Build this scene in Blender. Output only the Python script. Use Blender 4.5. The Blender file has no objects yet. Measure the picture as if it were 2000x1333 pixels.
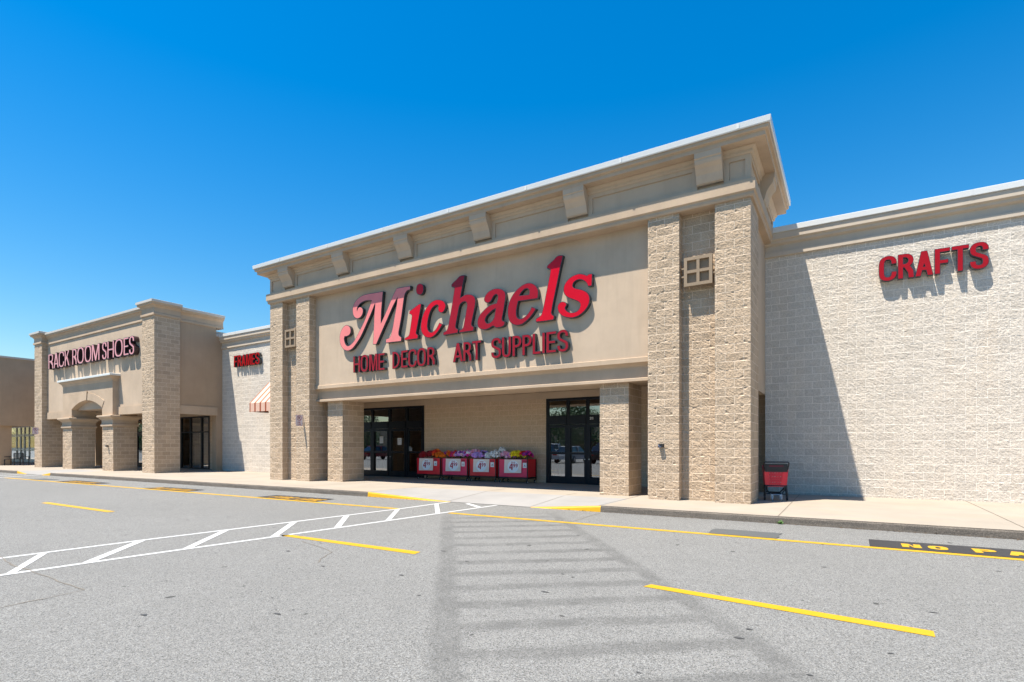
import bpy, bmesh, math, random
import numpy as np
from mathutils import Vector, Matrix
R = math.radians
SC = bpy.context.scene
COL = SC.collection

# ------------------------------------------------------------------ camera
cam = bpy.data.cameras.new('camera'); co = bpy.data.objects.new('camera', cam); COL.objects.link(co)
cam.sensor_width = 36.0; cam.lens = 1057.0 / 2000 * 36.0
cam.shift_y = (872.5 - 666.5) / 2000
cam.clip_start = 0.05; cam.clip_end = 3000
co.location = (0, 0, 1.466)
co.rotation_euler = (R(90), 0, math.atan2(655, 1057))
SC.camera = co

# ------------------------------------------------------------------ light
SUN = Vector((-0.64, -1.0, 3.08)).normalized()
elev = math.asin(SUN.z); azim = math.atan2(SUN.x, SUN.y)
w = bpy.data.worlds.new('World'); SC.world = w; w.use_nodes = True
nt = w.node_tree; nt.nodes.clear()
sky = nt.nodes.new('ShaderNodeTexSky'); sky.sky_type = 'NISHITA'; sky.sun_disc = False
sky.sun_elevation = elev; sky.sun_rotation = azim
sky.altitude = 0; sky.air_density = 1.6; sky.dust_density = 0.0; sky.ozone_density = 8.0
hs = nt.nodes.new('ShaderNodeHueSaturation'); hs.inputs['Saturation'].default_value = 1.39
hs.inputs['Hue'].default_value = 0.5
bg = nt.nodes.new('ShaderNodeBackground'); bg.inputs[1].default_value = 0.076
wo = nt.nodes.new('ShaderNodeOutputWorld')
nt.links.new(sky.outputs[0], hs.inputs['Color']); nt.links.new(hs.outputs[0], bg.inputs[0]); nt.links.new(bg.outputs[0], wo.inputs[0])
sl = bpy.data.lights.new('sun', 'SUN'); sl.energy = 5.0; sl.angle = R(0.5); sl.color = (1.0, 0.93, 0.82)
so = bpy.data.objects.new('sun', sl); COL.objects.link(so)
so.rotation_euler = SUN.to_track_quat('Z', 'Y').to_euler(); so.location = (-10, -20, 60)
SC.view_settings.view_transform = 'Standard'; SC.view_settings.look = 'None'
SC.view_settings.exposure = 1.1; SC.view_settings.gamma = 1.0
SC.cycles.max_bounces = 8; SC.cycles.diffuse_bounces = 4; SC.cycles.transparent_max_bounces = 12
SC.cycles.use_denoising = True

rnd = random.Random(7)
# ------------------------------------------------------------------ helpers
class MB:
    """collects shapes in world (or local) metres and links them as one mesh"""
    def __init__(s): s.v = []; s.f = []; s.m = []; s.cur = 0
    def face(s, pts):
        b = len(s.v); s.v += [tuple(p) for p in pts]; s.f.append(tuple(range(b, b + len(pts)))); s.m.append(s.cur)
    def raw(s, vs, fs):
        b = len(s.v); s.v += [tuple(p) for p in vs]
        for f in fs: s.f.append(tuple(b + i for i in f)); s.m.append(s.cur)
    def box(s, x0, x1, y0, y1, z0, z1):
        s.raw([(x0,y0,z0),(x1,y0,z0),(x1,y1,z0),(x0,y1,z0),(x0,y0,z1),(x1,y0,z1),(x1,y1,z1),(x0,y1,z1)],
              [(0,3,2,1),(4,5,6,7),(0,1,5,4),(1,2,6,5),(2,3,7,6),(3,0,4,7)])
        return s
    def prof_x(s, prof, x0, x1):
        n = len(prof)
        s.raw([(x0, y, z) for y, z in prof] + [(x1, y, z) for y, z in prof],
              [(i, (i+1) % n, n + (i+1) % n, n + i) for i in range(n)] + [tuple(range(n))[::-1], tuple(range(n, 2*n))])
        return s
    def prof_y(s, prof, y0, y1):
        n = len(prof)
        s.raw([(x, y0, z) for x, z in prof] + [(x, y1, z) for x, z in prof],
              [(i, (i+1) % n, n + (i+1) % n, n + i) for i in range(n)] + [tuple(range(n))[::-1], tuple(range(n, 2*n))])
        return s
    def prism(s, poly, z0, z1):
        n = len(poly)
        s.raw([(x, y, z0) for x, y in poly] + [(x, y, z1) for x, y in poly],
              [(i, (i+1) % n, n + (i+1) % n, n + i) for i in range(n)] + [tuple(range(n))[::-1], tuple(range(n, 2*n))])
        return s
    def sweep_u(s, prof, xl, xr, yf, yb):
        """closed profile (outset, z) swept round left side, front and right side, mitred"""
        vs = []; n = len(prof)
        for k in range(4):
            for o, z in prof:
                x = xl - o if k < 2 else xr + o
                y = yf - o if k in (1, 2) else yb
                vs.append((x, y, z))
        fs = []
        for k in range(3):
            for i in range(n):
                j = (i + 1) % n
                fs.append((k*n+i, k*n+j, (k+1)*n+j, (k+1)*n+i))
        fs += [tuple(range(n)), tuple(range(3*n, 4*n))[::-1]]
        s.raw(vs, fs); return s
    def tube(s, pts, r, n=8, cap=True):
        pts = [Vector(p) for p in pts]; rings = []
        for i, p in enumerate(pts):
            d = (pts[min(i+1, len(pts)-1)] - pts[max(i-1, 0)]).normalized()
            a = d.orthogonal().normalized() if i == 0 else (a - d * a.dot(d)).normalized()
            b = d.cross(a); rr = r[i] if isinstance(r, (list, tuple)) else r
            rings.append([p + a * (rr * math.cos(2*math.pi*k/n)) + b * (rr * math.sin(2*math.pi*k/n)) for k in range(n)])
        vs = [v for rg in rings for v in rg]; fs = []
        for i in range(len(rings) - 1):
            for k in range(n): fs.append((i*n+k, i*n+(k+1) % n, (i+1)*n+(k+1) % n, (i+1)*n+k))
        if cap: fs += [tuple(range(n))[::-1], tuple(range((len(rings)-1)*n, len(rings)*n))]
        s.raw(vs, fs); return s
    def disc_wheel(s, c, r, wdt, axis='x', n=16):
        c = Vector(c); d = Vector((1,0,0)) if axis == 'x' else Vector((0,1,0))
        s.tube([c - d*wdt/2, c - d*wdt*0.42, c + d*wdt*0.42, c + d*wdt/2], [r*0.9, r, r, r*0.9], n); return s
    def build(s, name, mats, parent=None, smooth=False, local=False, recalc=True, label=None):
        me = bpy.data.meshes.new(name)
        org = Vector((0,0,0))
        if parent is not None and not local:
            p = parent
            while p is not None: org = org + p.location; p = p.parent
        V = np.array(s.v, dtype=np.float64) - np.array(org)
        me.from_pydata(V.tolist(), [], s.f)
        if not isinstance(mats, (list, tuple)): mats = [mats]
        for m in mats: me.materials.append(m)
        me.polygons.foreach_set('material_index', s.m)
        if recalc:
            bm = bmesh.new(); bm.from_mesh(me); bmesh.ops.recalc_face_normals(bm, faces=bm.faces); bm.to_mesh(me); bm.free()
        add_uv(me, np.array(org))
        if smooth: me.polygons.foreach_set('use_smooth', [True] * len(me.polygons))
        me.update()
        o = bpy.data.objects.new(name, me); COL.objects.link(o)
        if parent is not None: o.parent = parent
        if label: o['label'] = label
        return o

def add_uv(me, org):
    """box-projected uv in metres: (x,z), (y,z) or (x,y)"""
    n = len(me.loops)
    if n == 0: return
    vi = np.empty(n, np.int32); me.loops.foreach_get('vertex_index', vi)
    co_ = np.empty(len(me.vertices)*3); me.vertices.foreach_get('co', co_); co_ = co_.reshape(-1, 3) + org
    pn = np.empty(len(me.polygons)*3); me.polygons.foreach_get('normal', pn); pn = np.abs(pn.reshape(-1, 3))
    lt = np.empty(len(me.polygons), np.int32); me.polygons.foreach_get('loop_total', lt)
    ax = np.argmax(pn + np.array([0, 0.35, 0]), axis=1); ax = np.repeat(ax, lt)
    P = co_[vi]; uv = np.empty((n, 2))
    uv[:, 0] = np.where(ax == 0, P[:, 1], P[:, 0]); uv[:, 1] = np.where(ax == 2, P[:, 1], P[:, 2])
    l = me.uv_layers.new(name='UVMap'); l.data.foreach_set('uv', uv.ravel())

def thing(name, label, cat, loc=(0,0,0), rz=0, group=None):
    o = bpy.data.objects.new(name, None); COL.objects.link(o); o.empty_display_size = 0.2
    o.location = loc; o.rotation_euler = (0, 0, rz); o['label'] = label; o['category'] = cat
    if group: o['group'] = group
    return o
def tag(o, label, cat, group=None):
    o['label'] = label; o['category'] = cat
    if group: o['group'] = group
    return o
def struct(name, mb, m, **k):
    o = mb.build(name, m, **k); o['kind'] = 'structure'; return o
def copy_tree(o, parent=None):
    c = o.copy(); COL.objects.link(c)
    if parent is not None: c.parent = parent
    for ch in list(o.children): copy_tree(ch, c)
    return c

# --- noise for real rock-face relief
def _h(ix, iy, s):
    n = (ix.astype(np.int64) * 374761393 + iy.astype(np.int64) * 668265263 + s * 974634777) & 0xffffffff
    n = ((n ^ (n >> 13)) * 1274126177) & 0xffffffff
    return ((n ^ (n >> 16)) & 0xffff) / 65535.0
def facet(x, y, cell, s):
    """piecewise linear noise: reads as broken stone facets"""
    x = x / cell; y = y / cell; ix = np.floor(x); iy = np.floor(y); fx = x - ix; fy = y - iy
    a = _h(ix, iy, s); b = _h(ix+1, iy, s); c = _h(ix, iy+1, s); d = _h(ix+1, iy+1, s)
    up = fx + fy > 1
    return np.where(up, d + (1-fx)*(c-d) + (1-fy)*(b-d), a + fx*(b-a) + fy*(c-a)) - 0.5
BW, BH = 0.4064, 0.2032
def rock(x, z, s, amp=1.0, chips=0.3):
    row = np.floor(z / BH); u = x / BW + (1 - np.mod(row, 2)) * 0.5; blk = np.floor(u)
    fu = (u - blk) * BW; fv = z - row * BH
    d = np.minimum(np.minimum(fu, BW - fu), np.minimum(fv, BH - fv))
    e = np.clip((d - 0.002) / 0.011, 0, 1); e = e * (2 - e)
    r1 = _h(blk, row, s+1) - .5; r2 = _h(blk, row, s+2) - .5; r3 = _h(blk, row, s+3) - .5
    wx = x + 0.02 * facet(x + 9, z, 0.05, s+21); wz = z + 0.02 * facet(x, z + 5, 0.05, s+22)
    h = 0.011 + 0.004*r1 + 0.007*r2*(fu/BW - .5) + 0.009*r3*(fv/BH - .5)
    h = h + 0.010*facet(wx, wz, 0.080, s+4) + 0.013*facet(wx+3.3, wz+1.7, 0.037, s+5) + 0.011*facet(x, z, 0.020, s+6)
    if chips:
        for k, (cx, cz) in enumerate(((0,0),(BW,0),(0,BH),(BW,BH))):
            g = _h(blk, row, s+10+k) < chips
            dd = np.sqrt(((fu-cx)/1.3)**2 + (fv-cz)**2)
            h = h - np.where(g, 0.038*np.clip(1 - dd/0.075, 0, 1), 0)
    return np.maximum(h * amp, -0.010) * e + 0.006 * (1 - e)

def rock_panel(mb, x0, x1, z0, z1, yf, yb, res, seed, amp=1.0, chips=0.3, sides=(True, True), back=False):
    nx = max(2, int(round((x1-x0)/res)) + 1); nz = max(2, int(round((z1-z0)/res)) + 1)
    X, Z = np.meshgrid(np.linspace(x0, x1, nx), np.linspace(z0, z1, nz))
    Y = yf + 0.012*amp - rock(X, Z, seed, amp, chips)
    V = np.stack([X, Y, Z], -1).reshape(-1, 3)
    i = np.arange((nz-1)*(nx-1)); r = i // (nx-1); c = i % (nx-1); a = r*nx + c
    F = np.stack([a, a+1, a+nx+1, a+nx], -1)
    mb.raw(V.tolist(), F.tolist())
    for k, on in ((0, sides[0]), (nx-1, sides[1])):
        if not on: continue
        col = V.reshape(nz, nx, 3)[:, k]
        xb = x0 if k == 0 else x1
        vs = col.tolist() + [(xb, yb, zz) for zz in col[:, 2]]
        fs = [(j, nz+j, nz+j+1, j+1) if k == 0 else (j, j+1, nz+j+1, nz+j) for j in range(nz-1)]
        mb.raw(vs, fs)
    return mb

# --- materials
def new_mat(name):
    m = bpy.data.materials.new(name); m.use_nodes = True; t = m.node_tree
    return m, t, t.nodes['Principled BSDF']
def nd(t, typ, **kw):
    n = t.nodes.new(typ)
    for k, v in kw.items():
        if k in n.inputs.keys() if isinstance(k, str) else False: n.inputs[k].default_value = v
        else: setattr(n, k, v)
    return n
def mathn(t, op, a, b=None, c=None, clamp=False):
    n = t.nodes.new('ShaderNodeMath'); n.operation = op; n.use_clamp = clamp
    for i, v in enumerate((a, b, c)):
        if v is None: continue
        if isinstance(v, (int, float)): n.inputs[i].default_value = v
        else: t.links.new(v, n.inputs[i])
    return n.outputs[0]
def mixc(t, fac, a, b, mode='MIX'):
    n = t.nodes.new('ShaderNodeMix'); n.data_type = 'RGBA'; n.blend_type = mode
    for i, v in ((0, fac), (6, a), (7, b)):
        if isinstance(v, (int, float)): n.inputs[i].default_value = v
        elif isinstance(v, tuple): n.inputs[i].default_value = v if len(v) == 4 else (*v, 1)
        else: t.links.new(v, n.inputs[i])
    return n.outputs[2]
def noise(t, vec, scale, detail=2, rough=0.5, dist=0.0):
    n = t.nodes.new('ShaderNodeTexNoise'); n.inputs['Scale'].default_value = scale; n.inputs['Detail'].default_value = detail
    n.inputs['Roughness'].default_value = rough; n.inputs['Distortion'].default_value = dist
    if vec is not None: t.links.new(vec, n.inputs['Vector'])
    return n.outputs[0]
def ramp(t, fac, lo, hi):
    n = t.nodes.new('ShaderNodeMapRange'); n.clamp = True
    n.inputs[1].default_value = lo; n.inputs[2].default_value = hi
    t.links.new(fac, n.inputs[0]); return n.outputs[0]
def geo(t): return t.nodes.new('ShaderNodeNewGeometry').outputs['Position']
def scl(t, vec, s):
    n = t.nodes.new('ShaderNodeVectorMath'); n.operation = 'MULTIPLY'; n.inputs[1].default_value = s
    t.links.new(vec, n.inputs[0]); return n.outputs[0]
def bump(t, p, h, strength=0.3, dist=0.01):
    b = t.nodes.new('ShaderNodeBump'); b.inputs['Strength'].default_value = strength; b.inputs['Distance'].default_value = dist
    t.links.new(h, b.inputs['Height']); t.links.new(b.outputs[0], p.inputs['Normal'])
def shade(c, k): return tuple(x*k for x in c[:3])

def plain(name, col, rough=0.5, metal=0.0, spec=0.5, vary=0.0, vscale=6.0, bmp=0.0, bscale=80):
    m, t, p = new_mat(name)
    p.inputs['Roughness'].default_value = rough; p.inputs['Metallic'].default_value = metal
    p.inputs['Specular IOR Level'].default_value = spec
    p.inputs['Base Color'].default_value = (*col, 1)
    if vary:
        n = noise(t, geo(t), vscale, 3)
        t.links.new(mixc(t, n, (*shade(col, 1-vary), 1), (*shade(col, 1+vary), 1)), p.inputs['Base Color'])
    if bmp: bump(t, p, noise(t, geo(t), bscale, 3), bmp, 0.004)
    return m
def stucco(name, col, stain=0.10):
    m, t, p = new_mat(name); p.inputs['Roughness'].default_value = 0.92; p.inputs['Specular IOR Level'].default_value = 0.2
    g = geo(t)
    n1 = noise(t, g, 0.9, 4, 0.6); n2 = noise(t, scl(t, g, (5, 5, 0.5)), 1.0, 4, 0.65); n3 = noise(t, g, 60, 2)
    c = mixc(t, ramp(t, n1, 0.3, 0.7), (*shade(col, 1-stain), 1), (*shade(col, 1+stain*0.7), 1))
    c = mixc(t, mathn(t, 'MULTIPLY', ramp(t, n2, 0.52, 0.8), 0.30), c, (*shade(col, 0.72), 1))
    c = mixc(t, mathn(t, 'MULTIPLY', n3, 0.10), c, (*shade(col, 0.6), 1))
    t.links.new(c, p.inputs['Base Color'])
    bump(t, p, noise(t, g, 140, 3, 0.7), 0.35, 0.004)
    return m
def block(name, col, mortar, rough_face=True, var=0.12, joint=0.8):
    m, t, p = new_mat(name); p.inputs['Roughness'].default_value = 0.95; p.inputs['Specular IOR Level'].default_value = 0.15
    uv = t.nodes.new('ShaderNodeUVMap').outputs[0]; g = geo(t)
    b = t.nodes.new('ShaderNodeTexBrick'); b.offset = 0.5; b.offset_frequency = 2; b.squash = 1
    mp = t.nodes.new('ShaderNodeVectorMath'); mp.operation = 'ADD'; t.links.new(uv, mp.inputs[0])
    t.links.new(mp.outputs[0], b.inputs['Vector'])
    for k, v in (('Scale', 1.0), ('Mortar Size', 0.0075), ('Mortar Smooth', 0.25), ('Bias', 0.0), ('Brick Width', BW), ('Row Height', BH)):
        b.inputs[k].default_value = v
    b.inputs['Color1'].default_value = (*shade(col, 1-var), 1); b.inputs['Color2'].default_value = (*shade(col, 1+var), 1)
    b.inputs['Mortar'].default_value = (*mortar, 1)
    n1 = noise(t, g, 1.1, 3); n2 = noise(t, g, 34, 4, 0.7); n3 = noise(t, scl(t, g, (2, 2, 0.35)), 1.3, 3)
    n4 = noise(t, g, 110, 2, 0.6)
    base = mixc(t, ramp(t, n2, 0.35, 0.7), (0.74, 0.73, 0.71, 1), (1.13, 1.13, 1.13, 1))
    c = mixc(t, 1.0, b.outputs[0], base, 'MULTIPLY')
    c = mixc(t, mathn(t, 'MULTIPLY', ramp(t, n4, 0.55, 0.75), 0.35), c, (*shade(col, 0.5), 1))
    c = mixc(t, mathn(t, 'MULTIPLY', ramp(t, n1, 0.35, 0.75), 0.18), c, (*shade(col, 0.75), 1))
    c = mixc(t, mathn(t, 'MULTIPLY', ramp(t, n3, 0.5, 0.8), 0.2), c, (col[0]*1.1, col[1]*0.95, col[2]*0.78, 1))
    c = mixc(t, mathn(t, 'MULTIPLY', b.outputs[1], joint), c, (*mortar, 1))
    t.links.new(c, p.inputs['Base Color'])
    h = mathn(t, 'ADD', mathn(t, 'MULTIPLY', n2, 1.0 if rough_face else 0.35), mathn(t, 'MULTIPLY', b.outputs[1], -0.6 if rough_face else -1.2))
    bump(t, p, h, 0.5 if rough_face else 0.4, 0.012 if rough_face else 0.006)
    return m
def glass_mat(name, refl=0.22, tint=(0.62, 0.66, 0.66)):
    m, t, p = new_mat(name); t.nodes.remove(p); out = t.nodes['Material Output']
    tr = t.nodes.new('ShaderNodeBsdfTransparent'); tr.inputs[0].default_value = (*tint, 1)
    gl = t.nodes.new('ShaderNodeBsdfGlossy'); gl.inputs['Roughness'].default_value = 0.0; gl.inputs['Color'].default_value = (0.9, 0.95, 1, 1)
    fr = t.nodes.new('ShaderNodeFresnel'); fr.inputs[0].default_value = 1.5
    wob = t.nodes.new('ShaderNodeBump'); wob.inputs['Strength'].default_value = 0.02; wob.inputs['Distance'].default_value = 0.02
    t.links.new(noise(t, geo(t), 1.2, 1), wob.inputs['Height']); t.links.new(wob.outputs[0], gl.inputs['Normal'])
    f = mathn(t, 'ADD', mathn(t, 'MULTIPLY', fr.outputs[0], 1.0), refl, clamp=True)
    mx = t.nodes.new('ShaderNodeMixShader'); t.links.new(f, mx.inputs[0]); t.links.new(tr.outputs[0], mx.inputs[1]); t.links.new(gl.outputs[0], mx.inputs[2])
    t.links.new(mx.outputs[0], out.inputs[0]); return m
def emit(name, col, s):
    m, t, p = new_mat(name); p.inputs['Base Color'].default_value = (*col, 1)
    p.inputs['Emission Color'].default_value = (*col, 1); p.inputs['Emission Strength'].default_value = s; return m

# ------------------------------------------------------------------ palette
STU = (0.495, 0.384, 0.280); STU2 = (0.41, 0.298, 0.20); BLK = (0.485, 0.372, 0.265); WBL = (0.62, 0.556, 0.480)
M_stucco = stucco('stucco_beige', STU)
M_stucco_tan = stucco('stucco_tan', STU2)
M_trim = stucco('trim_beige', (0.475, 0.36, 0.255), 0.12)
M_cream = stucco('trim_cream', (0.54, 0.455, 0.36), 0.08)
M_block = block('rock_face_block', BLK, (0.64, 0.515, 0.39), var=0.13, joint=0.95)
M_smooth = block('smooth_block', (0.56, 0.425, 0.30), (0.66, 0.52, 0.385), False, 0.03, 0.6)
M_wblock = block('painted_rock_block', WBL, (0.755, 0.685, 0.60), var=0.07, joint=0.85)
M_cap = plain('white_metal_cap', (0.60, 0.605, 0.59), 0.35, 0.0, 0.5, 0.04, 2.0)
M_capgrey = plain('grey_metal_cap', (0.50, 0.46, 0.41), 0.45, 0.0, 0.5, 0.05, 2.0)
M_frame = plain('dark_bronze_frame', (0.010, 0.012, 0.017), 0.4, 0.0, 0.2)
M_silver = plain('aluminium_frame', (0.42, 0.44, 0.45), 0.4, 0.6)
M_glass = glass_mat('shop_glass', 0.30)
M_dark = plain('dark_interior', (0.05, 0.045, 0.04), 0.8, vary=0.3)
M_intred = plain('interior_red', (0.20, 0.012, 0.016), 0.6, vary=0.3)
M_intlight = plain('interior_light_wall', (0.45, 0.43, 0.40), 0.8, vary=0.1)
M_tube = emit('fluorescent_tube', (0.95, 1.0, 1.0), 1.6)
M_white = plain('white_plastic', (0.78, 0.78, 0.78), 0.4)
M_paper = plain('white_paper', (0.80, 0.80, 0.80), 0.7)
M_ink = plain('dark_ink', (0.05, 0.05, 0.06), 0.6)
M_black = plain('black_metal', (0.008, 0.008, 0.009), 0.4)
M_blackpl = plain('black_plastic', (0.015, 0.015, 0.017), 0.45)
M_yellow = plain('yellow_paint', (0.62, 0.33, 0.003), 0.6, vary=0.10, vscale=9, bmp=0.3, bscale=120)
M_orn = stucco('tan_ornament', (0.30, 0.225, 0.155))
M_gap = plain('dark_gap', (0.02, 0.018, 0.015), 0.9)

# ------------------------------------------------------------------ ground
def asphalt():
    m, t, p = new_mat('weathered_asphalt'); p.inputs['Roughness'].default_value = 0.9; p.inputs['Specular IOR Level'].default_value = 0.25
    g = geo(t)
    v = t.nodes.new('ShaderNodeTexVoronoi'); v.inputs['Scale'].default_value = 170; t.links.new(g, v.inputs['Vector'])
    v2 = t.nodes.new('ShaderNodeTexVoronoi'); v2.inputs['Scale'].default_value = 95; t.links.new(g, v2.inputs['Vector'])
    s1 = t.nodes.new('ShaderNodeSeparateColor'); t.links.new(v.outputs['Color'], s1.inputs[0])
    s2 = t.nodes.new('ShaderNodeSeparateColor'); t.links.new(v2.outputs['Color'], s2.inputs[0])
    grain = mathn(t, 'ADD', mathn(t, 'MULTIPLY', s1.outputs[0], 0.65), mathn(t, 'MULTIPLY', s2.outputs[1], 0.35))
    A = (0.184, 0.182, 0.173)
    c = mixc(t, grain, (*shade(A, 0.15), 1), (*shade(A, 1.82), 1))
    hue = mixc(t, s1.outputs[2], (1.0, 0.97, 0.92, 1), (0.95, 0.98, 1.02, 1)); c = mixc(t, 1.0, c, hue, 'MULTIPLY')
    big = noise(t, g, 0.22, 5, 0.6); mid = noise(t, g, 1.6, 4, 0.6)
    c = mixc(t, mathn(t, 'MULTIPLY', ramp(t, big, 0.35, 0.7), 0.22), c, (*shade(A, 0.62), 1))
    c = mixc(t, mathn(t, 'MULTIPLY', ramp(t, mid, 0.45, 0.75), 0.16), c, (*shade(A, 0.6), 1))
    # dark spots of old gum and oil
    sp = scl(t, g, (1.25, 0.85, 1.0))
    v3 = t.nodes.new('ShaderNodeTexVoronoi'); v3.inputs['Scale'].default_value = 3.0; t.links.new(sp, v3.inputs['Vector'])
    s3 = t.nodes.new('ShaderNodeSeparateColor'); t.links.new(v3.outputs['Color'], s3.inputs[0])
    rad = mathn(t, 'MULTIPLY', mathn(t, 'POWER', s3.outputs[0], 1.8), 0.14)
    dist = mathn(t, 'ADD', v3.outputs['Distance'], mathn(t, 'MULTIPLY', mathn(t, 'SUBTRACT', noise(t, g, 22, 3), 0.5), 0.13))
    spot = mathn(t, 'MULTIPLY', ramp(t, mathn(t, 'SUBTRACT', rad, dist), -0.008, 0.03), mathn(t, 'GREATER_THAN', s3.outputs[1], 0.45))
    c = mixc(t, mathn(t, 'MULTIPLY', spot, 0.8), c, (*shade(A, 0.16), 1))
    # ghost of a worn-off ladder crossing, two rails and rungs
    d = t.nodes.new('ShaderNodeVectorMath'); d.operation = 'DOT_PRODUCT'; d.inputs[1].default_value = (0.622, -0.783, 0)
    n = t.nodes.new('ShaderNodeVectorMath'); n.operation = 'DOT_PRODUCT'; n.inputs[1].default_value = (0.783, 0.622, 0)
    wv = t.nodes.new('ShaderNodeVectorMath'); wv.operation = 'ADD'; t.links.new(g, wv.inputs[0])
    nz = t.nodes.new('ShaderNodeTexNoise'); nz.inputs['Scale'].default_value = 1.7; nz.inputs['Detail'].default_value = 3; t.links.new(g, nz.inputs['Vector'])
    off = scl(t, nz.outputs['Color'], (0.10, 0.10, 0)); t.links.new(off, wv.inputs[1])
    t.links.new(wv.outputs[0], d.inputs[0]); t.links.new(wv.outputs[0], n.inputs[0])
    S = d.outputs['Value']; T = n.outputs['Value']
    def bandf(x, c0, hw, soft): return ramp(t, mathn(t, 'ABSOLUTE', mathn(t, 'SUBTRACT', x, c0)), hw + soft, hw - soft * 0.3)
    rail1 = bandf(T, 0.05, 0.09, 0.07); rail2 = bandf(T, 2.32, 0.085, 0.07)
    tri = mathn(t, 'PINGPONG', mathn(t, 'ADD', S, 7.47 + 61.0), 0.305)
    rung = ramp(t, tri, 0.155, 0.07)
    ins = mathn(t, 'MULTIPLY', ramp(t, T, 0.0, 0.15), ramp(t, T, 2.4, 2.2))
    rng = mathn(t, 'MULTIPLY', rung, ins)
    lim = mathn(t, 'MULTIPLY', ramp(t, S, -12.2, -11.0), ramp(t, S, -1.2, -2.0))
    gh = mathn(t, 'MULTIPLY', mathn(t, 'MAXIMUM', mathn(t, 'MULTIPLY', mathn(t, 'MAXIMUM', rail1, rail2), 0.88), mathn(t, 'MULTIPLY', rng, 0.95)), lim)
    gh = mathn(t, 'MULTIPLY', gh, ramp(t, noise(t, g, 2.6, 4, 0.7), 0.18, 0.62))
    c = mixc(t, mathn(t, 'MULTIPLY', gh, 0.60), c, (*shade(A, 0.42), 1))
    t.links.new(c, p.inputs['Base Color'])
    bump(t, p, mathn(t, 'ADD', mathn(t, 'MULTIPLY', v.outputs['Distance'], -1.0), grain), 0.35, 0.006)
    return m
M_asph = asphalt()
g = MB()
g.face([(-900, -900, 0), (900, -900, 0), (900, 900, 0), (-900, 900, 0)])
struct('asphalt_ground', g, M_asph)

def concrete(name, col, stain=(0.55, 0.33, 0.16), amt=0.25):
    m, t, p = new_mat(name); p.inputs['Roughness'].default_value = 0.85; p.inputs['Specular IOR Level'].default_value = 0.25
    g = geo(t)
    n1 = noise(t, g, 0.8, 5, 0.6); n2 = noise(t, scl(t, g, (0.5, 1.6, 1)), 1.3, 5, 0.65); n3 = noise(t, g, 90, 2)
    sp = noise(t, g, 7, 3, 0.7)
    c = mixc(t, ramp(t, n1, 0.3, 0.7), (*shade(col, 0.88), 1), (*shade(col, 1.06), 1))
    c = mixc(t, mathn(t, 'MULTIPLY', ramp(t, n2, 0.5, 0.8), amt), c, (*stain, 1))
    c = mixc(t, mathn(t, 'MULTIPLY', n3, 0.16), c, (*shade(col, 0.55), 1))
    c = mixc(t, mathn(t, 'MULTIPLY', ramp(t, sp, 0.70, 0.78), 0.35), c, (*shade(col, 0.5), 1))
    t.links.new(c, p.inputs['Base Color']); bump(t, p, noise(t, g, 160, 3), 0.2, 0.003); return m
M_walk = concrete('cream_concrete', (0.325, 0.283, 0.232))
M_ramp = concrete('ramp_concrete', (0.285, 0.275, 0.262), (0.40, 0.34, 0.28), 0.18)
M_joint = plain('joint_dirt', (0.17, 0.145, 0.115), 0.95, vary=0.3, vscale=10)

def yk(x): return 11.42 + 0.0155 * max(min(x, 6), -60)
RAMPS = [(-11.90, -8.91, -6.49, -4.69), (-38.25, -37.0, -35.1, -34.0)]
def dip(x):
    for a, b, c, d in RAMPS:
        if a <= x <= d:
            return (x-a)/(b-a) if x < b else (1.0 if x <= c else (d-x)/(d-c))
    return 0.0
def wz(x, y, fy=0.0):
    return 0.14 - 0.132 * dip(x) * max(0.0, min(1.0, (13.25 - y) / (13.25 - yk(x))))
xs = sorted(set([-95, -70, 16] + [v for r in RAMPS for v in r] + [r[0] + (r[1]-r[0])*k/6 for r in RAMPS for k in range(7)] + [r[2] + (r[3]-r[2])*k/6 for r in RAMPS for k in range(7)] + list(range(-68, 15, 3))))
rows = [0, .25, .5, .75, 1.0]
def walk(name, m, test):
    g = MB()
    for a, b in zip(xs, xs[1:]):
        ya = [yk(a) + (13.25-yk(a))*r for r in rows] + [16.0, 19.0]; yb = [yk(b) + (13.25-yk(b))*r for r in rows] + [16.0, 19.0]
        for j in range(len(ya)-1):
            if test((a+b)/2, (ya[j]+yb[j+1])/2):
                g.face([(a, ya[j], wz(a, ya[j])), (b, yb[j], wz(b, yb[j])), (b, yb[j+1], wz(b, yb[j+1])), (a, ya[j+1], wz(a, ya[j+1]))])
    struct(name, g, m)
inr = lambda x, y: any(r[0]+0.0 < x < r[3]-0.0 for r in RAMPS) and y < 13.25
walk('pavement', M_walk, lambda x, y: not inr(x, y))
walk('pavement_ramp', M_ramp, inr)
# kerb faces: a dirty stone face with a worn arris, yellow where the ramps flare
def kerbmat():
    m, t, p = new_mat('dirty_kerb'); p.inputs['Roughness'].default_value = 0.95; g = geo(t)
    n1 = noise(t, scl(t, g, (0.8, 1, 6)), 2.0, 5, 0.7); n2 = noise(t, g, 55, 3, 0.7); n3 = noise(t, g, 5, 4, 0.7)
    c = mixc(t, ramp(t, n1, 0.3, 0.7), (0.055, 0.048, 0.042, 1), (0.15, 0.125, 0.10, 1))
    c = mixc(t, ramp(t, n2, 0.45, 0.75), c, (0.22, 0.19, 0.155, 1))
    c = mixc(t, mathn(t, 'MULTIPLY', ramp(t, n3, 0.58, 0.72), 0.5), c, (0.025, 0.022, 0.02, 1))
    t.links.new(c, p.inputs['Base Color']); bump(t, p, noise(t, g, 45, 4, 0.7), 0.8, 0.015); return m
M_kerb = kerbmat()
gk = MB(); gy = MB()
kx = sorted(set(xs + [v/4 for v in range(-200, 40)]))
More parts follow.
